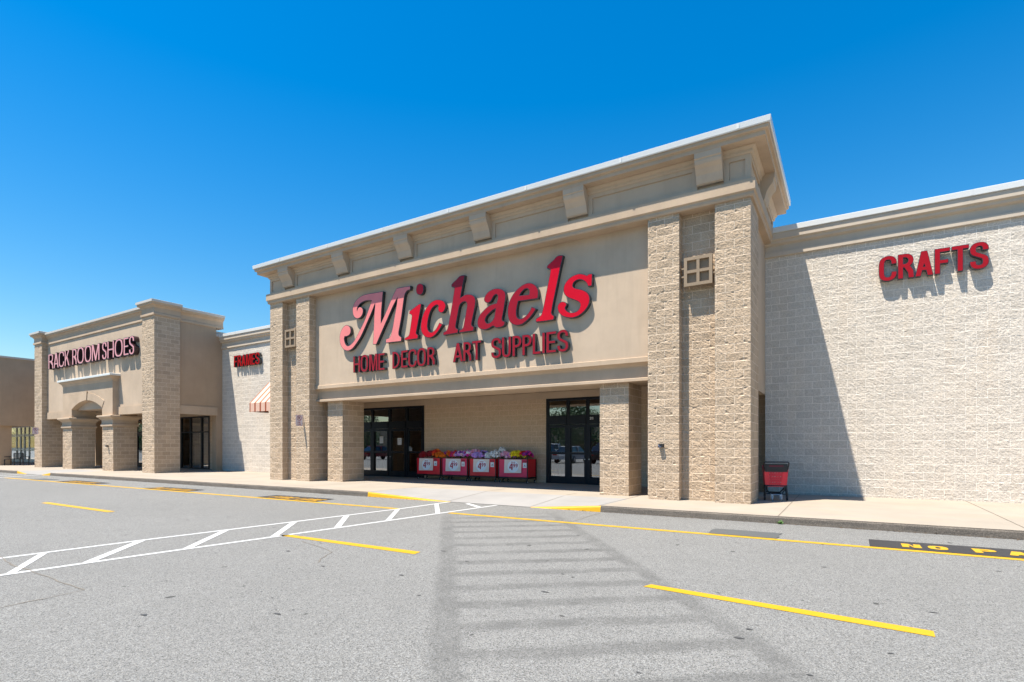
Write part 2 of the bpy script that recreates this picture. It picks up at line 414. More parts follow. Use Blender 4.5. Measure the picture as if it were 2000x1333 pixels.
for a, b in zip(kx, kx[1:]):
    za, zb = wz(a, yk(a)), wz(b, yk(b)); mid = (a+b)/2
    flush = any(r[1] < mid < r[2] for r in RAMPS)
    if flush: continue
    yel = any(r[0] < mid < r[3] for r in RAMPS)
    G = gy if yel else gk
    ja, jb = (0, 0) if yel else ((rnd.random()-.5)*.012, 0)
    y0a, y0b = yk(a), yk(b)
    G.face([(a, y0a-.03, -0.01), (b, y0b-.03, -0.01), (b, y0b-.018, max(zb-.03, -.01)), (a, y0a-.018, max(za-.03, -.01))])
    G.face([(a, y0a-.018, max(za-.03, -.01)), (b, y0b-.018, max(zb-.03, -.01)), (b, y0b+.01, zb+.003), (a, y0a+.01, za+.003)])
for r in RAMPS:   # blunt ends of the full-height kerb
    for x in (r[0], r[3]):
        pass
struct('kerb', gk, M_kerb); struct('painted_kerb', gy, M_yellow)
# joints cut across the pavement
gj = MB()
def strip(mb, p, q, wd, z=None):
    p = Vector(p); q = Vector(q); d = (q - p); n = Vector((-d.y, d.x)).normalized() * wd / 2; N = 8
    for k in range(N):
        a = p + d*k/N; b = p + d*(k+1)/N
        f = (lambda v: (v.x, v.y, (wz(v.x, v.y) + 0.004) if z is None else z))
        mb.face([f(a-n), f(b-n), f(b+n), f(a+n)])
for x in [v for v in (-1.12, 2.45, -4.75, -15.1, -18.4, -21.5, -24.6, -27.7, -30.8, -40.5, -44)]:
    strip(gj, (x, yk(x)+.02), (x + 0.0, 17.4), 0.018)
strip(gj, (-9.0, yk(-9)+.02), (-9.1, 14.3), 0.016); strip(gj, (-6.5, yk(-6.5)+.02), (-6.52, 14.0), 0.016)
strip(gj, (-11.9, yk(-11.9)+.02), (-11.9, 17.4), 0.016)
struct('pavement_joints', gj, M_joint)
# leaves and grit that collect in the gutter
gl = MB()
for k in range(420):
    x = rnd.uniform(-14, 4); 
    if -9.5 < x < -6: continue
    y = yk(x) - .03 - abs(rnd.gauss(0, .05)); s = rnd.uniform(.006, .022); a = rnd.uniform(0, 6.28)
    c_, s_ = math.cos(a)*s, math.sin(a)*s; z = .004 + rnd.random()*.012
    gl.face([(x-c_, y-s_, z), (x+s_*.5, y-c_*.5, z+.006), (x+c_, y+s_, z), (x-s_*.5, y+c_*.5, z+.008)])
o = gl.build('gutter_debris', plain('dry_leaf', (0.12, 0.07, 0.035), 0.9, vary=0.6, vscale=30), recalc=False); o['kind'] = 'stuff'

# ------------------------------------------------------------------ paint on the asphalt
def paintmat(name, col, wear=0.5):
    m, t, p = new_mat(name); p.inputs['Roughness'].default_value = 0.6; g = geo(t)
    n = noise(t, g, 60, 3, 0.7); n2 = noise(t, g, 2.2, 4, 0.7)
    f = mathn(t, 'MULTIPLY', ramp(t, mathn(t, 'ADD', n, mathn(t, 'MULTIPLY', n2, 0.6)), 1.02, 1.16), wear)
    c = mixc(t, ramp(t, n, 0.3, 0.7), (*shade(col, 0.88), 1), (*shade(col, 1.05), 1))
    c = mixc(t, f, c, (0.17, 0.17, 0.165, 1)); t.links.new(c, p.inputs['Base Color'])
    bump(t, p, noise(t, g, 120, 3), 0.4, 0.004); return m
M_pwhite = paintmat('white_road_paint', (0.50, 0.50, 0.49), 0.5)
M_pyel = paintmat('yellow_road_paint', (0.50, 0.285, 0.001), 0.35)
M_pyel2 = paintmat('worn_yellow_paint', (0.46, 0.24, 0.006), 0.9)
M_pblk = paintmat('black_road_paint', (0.022, 0.022, 0.024), 0.4)
M_pblk2 = paintmat('faded_black_paint', (0.085, 0.09, 0.09), 0.8)
def seg(mb, p, q, wd, z):
    p = Vector(p); q = Vector(q); d = q - p; n = Vector((-d.y, d.x)).normalized()*wd/2
    mb.face([(*(p-n), z), (*(q-n), z), (*(q+n), z), (*(p+n), z)])
def quad(mb, pts, z): mb.face([(x, y, z) for x, y in pts])
ZP = 0.004
gw = MB()
U = [(-9.50, 0.6), (-9.36, 4.15), (-9.16, 6.55), (-8.93, 9.43), (-8.93, 11.25)]
Lw = [(-8.32, 0.3), (-8.08, 3.59), (-7.90, 5.40), (-7.58, 9.35), (-7.42, 11.27)]
for P_ in (U, Lw):
    for a, b in zip(P_, P_[1:]): seg(gw, a, b, 0.095, ZP)
def at(P_, y):
    for (xa, ya), (xb, yb) in zip(P_, P_[1:]):
        if ya <= y <= yb: return xa + (xb-xa)*(y-ya)/(yb-ya)
    return P_[-1][0]
for yb_, yt_ in [(1.0, 1.62), (2.28, 2.91), (3.02, 4.08), (4.18, 5.36), (5.48, 6.66), (6.68, 7.87), (7.86, 9.28), (9.26, 10.66), (10.67, 11.2)]:
    h = 0.05 if yb_ < 3 else 0.08
    xu = at(U, yt_) + .07; xl = at(Lw, yb_) - .07
    if yb_ == 10.67: xu = -8.3
    quad(gw, [(xl, yb_-h), (xl, yb_+h), (xu, yt_+h), (xu, yt_-h)], ZP)
struct('crossing_lines', gw, M_pwhite)
gw = MB(); seg(gw, (-35.25, 10.85), (-33.4, 8.2), 0.14, ZP); seg(gw, (-37.0, 10.8), (-35.4, 8.2), 0.14, ZP)
struct('far_crossing_lines', gw, M_pwhite)
gyl = MB(); seg(gyl, (-7.45, 9.405), (9.0, 9.43), 0.15, ZP); seg(gyl, (-33.4, 9.02), (-15, 9.30), 0.17, ZP); seg(gyl, (-15, 9.30), (-8.98, 9.395), 0.16, ZP)
struct('yellow_lane_line', gyl, M_pyel)
gd = MB()
for P_ in ([(-17.75, 5.49), (-17.86, 5.66), (-14.02, 5.66), (-14.0, 5.50)], [(-7.95, 5.545), (-7.90, 5.685), (-5.04, 5.72), (-5.0, 5.55)], [(-1.815, 5.53), (-1.77, 5.66), (0.58, 5.405), (0.575, 5.245)]):
    quad(gd, P_, ZP)
struct('yellow_dashes', gd, M_pyel)
gb = MB()
for P_ in ([(0.278, 9.49), (0.284, 10.2), (4.2, 10.32), (4.2, 9.50)], [(-14.5, 9.39), (-14.56, 10.10), (-12.12, 10.19), (-11.96, 9.42)], [(-20.95, 9.29), (-20.85, 9.98), (-18.4, 10.05), (-18.2, 9.33)], [(-28.1, 9.18), (-28.2, 9.93), (-25.0, 9.93), (-24.8, 9.23)]):
    quad(gb, P_, 0.008)
struct('black_painted_patches', gb, M_pblk)
gb = MB(); quad(gb, [(-1.99, 9.49), (-2.03, 9.9), (-1.98, 10.1), (-1.5, 10.12), (-0.92, 10.11), (-0.96, 9.9), (-0.93, 9.7), (-0.97, 9.49)], 0.008)
quad(gb, [(-31.2, 9.15), (-31.0, 9.75), (-29.6, 9.8), (-29.8, 9.15)], 0.008)
struct('faded_black_patches', gb, M_pblk2)
# thin cracks and an old patch edge
gc = MB()
def crack(pts, wd=0.012):
    for (a, b) in zip(pts, pts[1:]):
        n = 6; p = Vector(a); q = Vector(b); last = p
        for k in range(1, n+1):
            r_ = p + (q-p)*k/n + Vector((rnd.gauss(0, .012), rnd.gauss(0, .012)))
            seg(gc, last, r_, wd*rnd.uniform(.5, 1.2), 0.0045); last = r_
crack([(-10.2, 2.6), (-8.9, 2.44), (-7.6, 2.42), (-6.62, 2.40), (-6.54, 1.73), (-6.9, 1.2)], 0.014); crack([(-7.15, 5.39), (-6.1, 5.09), (-5.68, 4.49)], 0.012)
crack([(-4.63, 11.15), (-4.60, 10.3), (-4.56, 9.5)], 0.016); crack([(-4.6, 11.2), (-1.5, 11.1), (2, 11.15)], 0.008)
struct('asphalt_cracks', gc, M_joint)
gt = MB()
for k in range(0):
    x, y = -4.55+k*.075+rnd.gauss(0,.02), 2.95-k*.085+rnd.gauss(0,.02); l_ = rnd.uniform(.02,.065)
    gt.face([(x-l_, y-.006, .0045), (x, y-.016*rnd.uniform(.5,1), .0045), (x+l_, y+.01, .0045), (x, y+.02*rnd.uniform(.4,1), .0045)])
for k in range(70):
    x, y = rnd.uniform(-8, 2.5), rnd.uniform(1.6, 8.8); l_ = rnd.uniform(.012, .045); w_ = l_*rnd.uniform(.25,.6); n_ = 9; ph = rnd.uniform(0, 6)
    gt.face([(x+math.cos(2*math.pi*i/n_)*l_*(1+.3*math.sin(i*2.3+ph)), y+math.sin(2*math.pi*i/n_)*w_*(1+.3*math.cos(i*1.7+ph)), .0045) for i in range(n_)])
o = gt.build('tar_spots', plain('tar', (0.055, 0.055, 0.053), 0.7, vary=.5, vscale=25), recalc=False); o['kind'] = 'stuff'

# outlines of the script lettering, metres on the sign wall (x, z)
SCRIPT = {
 'M': [[[-14.969,6.342],[-14.96,6.366],[-14.951,6.389],[-14.94,6.41],[-14.925,6.429],[-14.903,6.444],[-14.877,6.455],[-14.85,6.461],[-14.822,6.463],[-14.794,6.457],[-14.767,6.447],[-14.742,6.431],[-14.719,6.412],[-14.7,6.388],[-14.684,6.362],[-14.673,6.333],[-14.667,6.302],[-14.669,6.27],[-14.676,6.237],[-14.688,6.204],[-14.704,6.174],[-14.724,6.147],[-14.749,6.123],[-14.776,6.102],[-14.807,6.084],[-14.842,6.07],[-14.879,6.061],[-14.916,6.055],[-14.954,6.055],[-14.99,6.061],[-15.025,6.073],[-15.058,6.089],[-15.088,6.109],[-15.115,6.133],[-15.139,6.161],[-15.16,6.192],[-15.177,6.224],[-15.189,6.258],[-15.198,6.293],[-15.204,6.328],[-15.207,6.363],[-15.208,6.396],[-15.208,6.427],[-15.204,6.458],[-15.198,6.487],[-15.189,6.515],[-15.178,6.542],[-15.163,6.568],[-15.147,6.594],[-15.129,6.62],[-15.109,6.646],[-15.085,6.671],[-15.058,6.696],[-15.027,6.721],[-14.991,6.745],[-14.952,6.768],[-14.91,6.789],[-14.864,6.808],[-14.814,6.825],[-14.76,6.84],[-14.704,6.852],[-14.647,6.861],[-14.586,6.866],[-14.52,6.87],[-14.444,6.871],[-14.352,6.869],[-14.251,6.865],[-14.148,6.86],[-14.046,6.856],[-13.953,6.854],[-13.863,6.853],[-13.773,6.853],[-13.684,6.852],[-13.689,6.813],[-13.695,6.773],[-13.7,6.731],[-13.706,6.685],[-13.712,6.632],[-13.719,6.574],[-13.726,6.513],[-13.733,6.449],[-13.742,6.382],[-13.75,6.314],[-13.759,6.244],[-13.766,6.173],[-13.771,6.098],[-13.775,6.025],[-13.778,5.955],[-13.78,5.895],[-13.781,5.853],[-13.781,5.82],[-13.781,5.791],[-13.78,5.764],[-13.735,5.831],[-13.69,5.899],[-13.645,5.966],[-13.601,6.032],[-13.559,6.097],[-13.518,6.161],[-13.478,6.225],[-13.437,6.289],[-13.395,6.356],[-13.353,6.422],[-13.312,6.485],[-13.275,6.543],[-13.245,6.59],[-13.218,6.63],[-13.193,6.668],[-13.167,6.705],[-13.138,6.743],[-13.108,6.782],[-13.077,6.819],[-13.047,6.857],[-12.998,6.856],[-12.946,6.855],[-12.89,6.853],[-12.823,6.852],[-12.733,6.85],[-12.633,6.848],[-12.528,6.846],[-12.42,6.844],[-12.433,6.711],[-12.467,6.711],[-12.501,6.709],[-12.533,6.707],[-12.562,6.701],[-12.586,6.689],[-12.606,6.674],[-12.624,6.656],[-12.64,6.636],[-12.654,6.618],[-12.668,6.598],[-12.68,6.571],[-12.692,6.537],[-12.704,6.491],[-12.716,6.434],[-12.729,6.369],[-12.744,6.291],[-12.762,6.195],[-12.781,6.09],[-12.801,5.982],[-12.823,5.873],[-12.847,5.768],[-12.871,5.668],[-12.895,5.575],[-12.915,5.494],[-12.93,5.436],[-12.942,5.391],[-12.95,5.354],[-12.954,5.323],[-12.954,5.295],[-12.95,5.271],[-12.942,5.251],[-12.928,5.232],[-12.906,5.213],[-12.88,5.196],[-12.852,5.179],[-12.823,5.162],[-12.836,5.027],[-12.925,5.029],[-13.015,5.03],[-13.104,5.032],[-13.194,5.034],[-13.285,5.036],[-13.377,5.037],[-13.468,5.039],[-13.56,5.041],[-13.552,5.18],[-13.514,5.184],[-13.477,5.189],[-13.442,5.195],[-13.41,5.204],[-13.385,5.218],[-13.363,5.234],[-13.345,5.254],[-13.329,5.275],[-13.317,5.295],[-13.308,5.318],[-13.298,5.346],[-13.288,5.379],[-13.273,5.42],[-13.257,5.469],[-13.239,5.524],[-13.221,5.589],[-13.202,5.668],[-13.182,5.755],[-13.162,5.845],[-13.141,5.933],[-13.12,6.012],[-13.099,6.088],[-13.079,6.163],[-13.061,6.237],[-13.046,6.312],[-13.032,6.386],[-13.019,6.46],[-13.007,6.534],[-13.061,6.466],[-13.116,6.397],[-13.169,6.329],[-13.221,6.259],[-13.269,6.189],[-13.315,6.117],[-13.362,6.044],[-13.41,5.968],[-13.464,5.886],[-13.519,5.802],[-13.575,5.718],[-13.629,5.636],[-13.679,5.559],[-13.727,5.485],[-13.775,5.412],[-13.822,5.338],[-13.87,5.263],[-13.917,5.187],[-13.965,5.112],[-14.012,5.036],[-14.187,5.054],[-14.179,5.119],[-14.172,5.186],[-14.165,5.256],[-14.158,5.334],[-14.152,5.428],[-14.146,5.53],[-14.141,5.633],[-14.136,5.736],[-14.131,5.832],[-14.127,5.925],[-14.122,6.013],[-14.116,6.098],[-14.107,6.179],[-14.097,6.253],[-14.087,6.321],[-14.079,6.376],[-14.076,6.412],[-14.075,6.437],[-14.074,6.476],[-14.108,6.416],[-14.143,6.355],[-14.178,6.294],[-14.215,6.232],[-14.255,6.169],[-14.297,6.105],[-14.34,6.039],[-14.386,5.97],[-14.435,5.896],[-14.485,5.82],[-14.536,5.743],[-14.588,5.667],[-14.639,5.592],[-14.69,5.518],[-14.741,5.448],[-14.792,5.382],[-14.844,5.324],[-14.895,5.272],[-14.947,5.223],[-14.999,5.176],[-15.051,5.129],[-15.103,5.084],[-15.155,5.043],[-15.207,5.009],[-15.261,4.983],[-15.314,4.965],[-15.367,4.952],[-15.418,4.945],[-15.467,4.945],[-15.513,4.95],[-15.558,4.961],[-15.601,4.977],[-15.643,4.997],[-15.683,5.022],[-15.72,5.05],[-15.755,5.082],[-15.787,5.117],[-15.817,5.156],[-15.842,5.197],[-15.863,5.241],[-15.877,5.288],[-15.887,5.337],[-15.892,5.387],[-15.894,5.435],[-15.894,5.479],[-15.89,5.521],[-15.883,5.562],[-15.872,5.603],[-15.856,5.645],[-15.835,5.687],[-15.812,5.726],[-15.786,5.762],[-15.758,5.794],[-15.728,5.821],[-15.696,5.845],[-15.662,5.864],[-15.625,5.879],[-15.586,5.889],[-15.547,5.894],[-15.509,5.893],[-15.472,5.885],[-15.436,5.871],[-15.403,5.853],[-15.373,5.83],[-15.348,5.803],[-15.328,5.773],[-15.313,5.742],[-15.303,5.708],[-15.299,5.673],[-15.302,5.638],[-15.309,5.604],[-15.321,5.574],[-15.34,5.55],[-15.363,5.531],[-15.389,5.514],[-15.418,5.501],[-15.449,5.491],[-15.48,5.483],[-15.511,5.478],[-15.54,5.476],[-15.562,5.477],[-15.581,5.481],[-15.616,5.49],[-15.626,5.472],[-15.635,5.453],[-15.643,5.432],[-15.647,5.409],[-15.645,5.379],[-15.638,5.346],[-15.629,5.313],[-15.616,5.28],[-15.601,5.248],[-15.584,5.218],[-15.563,5.19],[-15.54,5.167],[-15.514,5.149],[-15.486,5.136],[-15.454,5.129],[-15.418,5.128],[-15.376,5.137],[-15.331,5.152],[-15.284,5.174],[-15.237,5.2],[-15.193,5.229],[-15.149,5.262],[-15.104,5.301],[-15.058,5.348],[-15.009,5.406],[-14.958,5.472],[-14.906,5.542],[-14.851,5.615],[-14.792,5.688],[-14.732,5.763],[-14.673,5.839],[-14.617,5.916],[-14.569,5.994],[-14.525,6.071],[-14.484,6.147],[-14.444,6.222],[-14.404,6.296],[-14.365,6.367],[-14.33,6.432],[-14.301,6.488],[-14.281,6.526],[-14.267,6.554],[-14.255,6.579],[-14.244,6.601],[-14.294,6.611],[-14.344,6.62],[-14.394,6.628],[-14.444,6.634],[-14.495,6.637],[-14.547,6.637],[-14.597,6.634],[-14.646,6.628],[-14.694,6.617],[-14.74,6.604],[-14.783,6.588],[-14.822,6.57],[-14.854,6.551],[-14.882,6.532],[-14.905,6.511],[-14.925,6.491],[-14.941,6.472],[-14.953,6.453],[-14.963,6.434],[-14.969,6.415],[-14.972,6.378]]],
 'i': [[[-12.469,5.998],[-12.447,6.007],[-12.424,6.017],[-12.4,6.027],[-12.373,6.039],[-12.34,6.053],[-12.304,6.069],[-12.267,6.085],[-12.23,6.101],[-12.193,6.118],[-12.156,6.134],[-12.121,6.149],[-12.089,6.162],[-12.061,6.171],[-12.036,6.178],[-12.014,6.182],[-11.995,6.184],[-11.967,6.178],[-11.944,6.168],[-11.95,6.141],[-11.957,6.113],[-11.964,6.083],[-11.972,6.048],[-11.982,6.004],[-11.993,5.954],[-12.005,5.9],[-12.019,5.841],[-12.036,5.774],[-12.053,5.704],[-12.071,5.634],[-12.089,5.565],[-12.106,5.501],[-12.121,5.442],[-12.136,5.387],[-12.148,5.34],[-12.158,5.304],[-12.165,5.276],[-12.17,5.254],[-12.171,5.235],[-12.158,5.206],[-12.136,5.187],[-12.113,5.174],[-12.089,5.164],[-12.101,5.04],[-12.167,5.04],[-12.234,5.041],[-12.302,5.041],[-12.373,5.042],[-12.449,5.043],[-12.527,5.044],[-12.606,5.046],[-12.686,5.047],[-12.686,5.12],[-12.661,5.126],[-12.637,5.132],[-12.613,5.138],[-12.589,5.146],[-12.566,5.155],[-12.543,5.165],[-12.522,5.178],[-12.505,5.191],[-12.485,5.218],[-12.477,5.238],[-12.469,5.268],[-12.458,5.315],[-12.446,5.372],[-12.434,5.433],[-12.421,5.497],[-12.408,5.563],[-12.395,5.628],[-12.383,5.69],[-12.373,5.743],[-12.368,5.777],[-12.365,5.801],[-12.361,5.84],[-12.384,5.862],[-12.409,5.882],[-12.444,5.896],[-12.481,5.909]]],
 'dot': [[[-11.995,6.847],[-11.967,6.84],[-11.939,6.83],[-11.913,6.816],[-11.89,6.798],[-11.874,6.774],[-11.862,6.747],[-11.854,6.717],[-11.849,6.686],[-11.848,6.655],[-11.85,6.623],[-11.857,6.593],[-11.867,6.565],[-11.882,6.54],[-11.901,6.519],[-11.923,6.501],[-11.948,6.488],[-11.976,6.481],[-12.006,6.479],[-12.036,6.481],[-12.065,6.488],[-12.09,6.499],[-12.112,6.513],[-12.132,6.532],[-12.148,6.553],[-12.16,6.578],[-12.169,6.606],[-12.174,6.635],[-12.176,6.665],[-12.173,6.697],[-12.167,6.729],[-12.159,6.759],[-12.148,6.785],[-12.136,6.804],[-12.123,6.819],[-12.089,6.839],[-12.068,6.846],[-12.045,6.849],[-12.021,6.85]]],
 'c': [[[-11.053,5.388],[-11.186,5.461],[-11.205,5.431],[-11.224,5.401],[-11.244,5.372],[-11.264,5.344],[-11.284,5.318],[-11.305,5.293],[-11.327,5.27],[-11.353,5.249],[-11.386,5.228],[-11.421,5.21],[-11.456,5.196],[-11.489,5.186],[-11.516,5.184],[-11.539,5.188],[-11.56,5.195],[-11.58,5.205],[-11.599,5.215],[-11.617,5.228],[-11.634,5.244],[-11.648,5.265],[-11.66,5.293],[-11.671,5.324],[-11.678,5.358],[-11.683,5.393],[-11.684,5.426],[-11.682,5.459],[-11.678,5.494],[-11.671,5.532],[-11.662,5.577],[-11.652,5.625],[-11.639,5.674],[-11.625,5.72],[-11.61,5.761],[-11.594,5.799],[-11.576,5.835],[-11.557,5.869],[-11.536,5.901],[-11.514,5.93],[-11.491,5.956],[-11.466,5.979],[-11.438,5.998],[-11.409,6.013],[-11.381,6.025],[-11.353,6.034],[-11.328,6.04],[-11.304,6.043],[-11.283,6.043],[-11.264,6.039],[-11.239,6.018],[-11.219,5.99],[-11.226,5.971],[-11.233,5.952],[-11.241,5.914],[-11.241,5.893],[-11.237,5.873],[-11.23,5.853],[-11.219,5.833],[-11.201,5.814],[-11.179,5.796],[-11.155,5.781],[-11.13,5.77],[-11.107,5.765],[-11.085,5.764],[-11.063,5.768],[-11.042,5.775],[-11.021,5.787],[-11.001,5.802],[-10.982,5.821],[-10.965,5.843],[-10.95,5.87],[-10.937,5.899],[-10.927,5.928],[-10.921,5.957],[-10.921,5.981],[-10.924,6.003],[-10.932,6.024],[-10.943,6.046],[-10.958,6.07],[-10.976,6.093],[-10.997,6.115],[-11.02,6.135],[-11.045,6.151],[-11.071,6.164],[-11.1,6.175],[-11.13,6.185],[-11.161,6.195],[-11.194,6.203],[-11.228,6.209],[-11.264,6.213],[-11.301,6.215],[-11.339,6.213],[-11.379,6.209],[-11.421,6.2],[-11.466,6.187],[-11.512,6.169],[-11.558,6.148],[-11.603,6.121],[-11.646,6.088],[-11.687,6.05],[-11.726,6.01],[-11.763,5.967],[-11.796,5.924],[-11.827,5.88],[-11.854,5.834],[-11.879,5.787],[-11.901,5.737],[-11.919,5.686],[-11.935,5.634],[-11.948,5.583],[-11.959,5.533],[-11.966,5.483],[-11.971,5.436],[-11.972,5.391],[-11.968,5.351],[-11.961,5.313],[-11.951,5.278],[-11.937,5.245],[-11.921,5.213],[-11.902,5.184],[-11.88,5.156],[-11.856,5.13],[-11.831,5.106],[-11.803,5.083],[-11.773,5.064],[-11.74,5.047],[-11.703,5.033],[-11.663,5.022],[-11.621,5.015],[-11.58,5.012],[-11.54,5.014],[-11.5,5.021],[-11.461,5.032],[-11.421,5.048],[-11.38,5.069],[-11.34,5.094],[-11.301,5.122],[-11.264,5.152],[-11.23,5.183],[-11.198,5.214],[-11.168,5.246],[-11.141,5.277],[-11.117,5.306],[-11.095,5.333],[-11.074,5.361]]],
 'h': [[[-10.692,6.55],[-10.694,6.578],[-10.692,6.61],[-10.671,6.626],[-10.65,6.642],[-10.629,6.658],[-10.606,6.673],[-10.581,6.687],[-10.554,6.702],[-10.526,6.716],[-10.499,6.732],[-10.472,6.752],[-10.446,6.772],[-10.419,6.791],[-10.393,6.808],[-10.367,6.82],[-10.341,6.828],[-10.315,6.833],[-10.287,6.836],[-10.258,6.835],[-10.227,6.831],[-10.196,6.826],[-10.165,6.821],[-10.171,6.793],[-10.177,6.763],[-10.184,6.733],[-10.192,6.699],[-10.204,6.658],[-10.218,6.614],[-10.232,6.568],[-10.245,6.522],[-10.256,6.478],[-10.267,6.434],[-10.277,6.389],[-10.287,6.343],[-10.297,6.295],[-10.308,6.246],[-10.319,6.197],[-10.329,6.147],[-10.31,6.154],[-10.29,6.162],[-10.269,6.169],[-10.245,6.177],[-10.217,6.186],[-10.186,6.196],[-10.153,6.204],[-10.119,6.209],[-10.083,6.21],[-10.046,6.208],[-10.01,6.203],[-9.974,6.196],[-9.94,6.187],[-9.909,6.175],[-9.879,6.161],[-9.851,6.144],[-9.826,6.124],[-9.804,6.101],[-9.784,6.076],[-9.769,6.049],[-9.758,6.023],[-9.751,5.995],[-9.748,5.964],[-9.748,5.93],[-9.752,5.89],[-9.759,5.846],[-9.768,5.8],[-9.779,5.752],[-9.791,5.704],[-9.803,5.657],[-9.816,5.608],[-9.83,5.559],[-9.844,5.508],[-9.857,5.457],[-9.87,5.409],[-9.881,5.365],[-9.89,5.329],[-9.897,5.299],[-9.901,5.273],[-9.902,5.251],[-9.892,5.219],[-9.871,5.198],[-9.842,5.181],[-9.81,5.166],[-9.83,5.043],[-9.896,5.043],[-9.963,5.043],[-10.03,5.043],[-10.098,5.043],[-10.168,5.044],[-10.239,5.044],[-10.31,5.045],[-10.382,5.046],[-10.382,5.122],[-10.357,5.126],[-10.333,5.131],[-10.309,5.137],[-10.287,5.145],[-10.269,5.154],[-10.252,5.166],[-10.237,5.182],[-10.224,5.205],[-10.212,5.239],[-10.202,5.279],[-10.192,5.322],[-10.182,5.369],[-10.172,5.416],[-10.161,5.465],[-10.151,5.515],[-10.14,5.565],[-10.129,5.616],[-10.118,5.667],[-10.107,5.716],[-10.098,5.761],[-10.089,5.8],[-10.083,5.834],[-10.079,5.865],[-10.078,5.893],[-10.083,5.918],[-10.092,5.941],[-10.104,5.959],[-10.119,5.974],[-10.137,5.985],[-10.157,5.991],[-10.179,5.994],[-10.203,5.994],[-10.23,5.99],[-10.257,5.982],[-10.284,5.971],[-10.308,5.958],[-10.327,5.944],[-10.343,5.927],[-10.358,5.907],[-10.371,5.882],[-10.383,5.851],[-10.394,5.816],[-10.404,5.777],[-10.414,5.736],[-10.424,5.693],[-10.435,5.648],[-10.445,5.602],[-10.456,5.555],[-10.467,5.507],[-10.479,5.46],[-10.489,5.415],[-10.499,5.373],[-10.507,5.338],[-10.514,5.308],[-10.519,5.28],[-10.52,5.257],[-10.51,5.22],[-10.488,5.194],[-10.455,5.175],[-10.437,5.167],[-10.418,5.16],[-10.435,5.043],[-10.511,5.042],[-10.587,5.04],[-10.662,5.039],[-10.736,5.037],[-10.808,5.035],[-10.879,5.034],[-10.95,5.032],[-11.02,5.03],[-11.031,5.126],[-10.999,5.134],[-10.967,5.143],[-10.937,5.153],[-10.91,5.165],[-10.889,5.179],[-10.872,5.196],[-10.857,5.217],[-10.844,5.243],[-10.833,5.276],[-10.822,5.315],[-10.812,5.359],[-10.801,5.41],[-10.786,5.47],[-10.77,5.535],[-10.753,5.604],[-10.736,5.675],[-10.719,5.745],[-10.703,5.815],[-10.687,5.886],[-10.671,5.957],[-10.656,6.03],[-10.643,6.102],[-10.63,6.172],[-10.617,6.24],[-10.603,6.308],[-10.59,6.371],[-10.58,6.428],[-10.574,6.472],[-10.584,6.505],[-10.606,6.511],[-10.633,6.516],[-10.66,6.519],[-10.679,6.531]]],
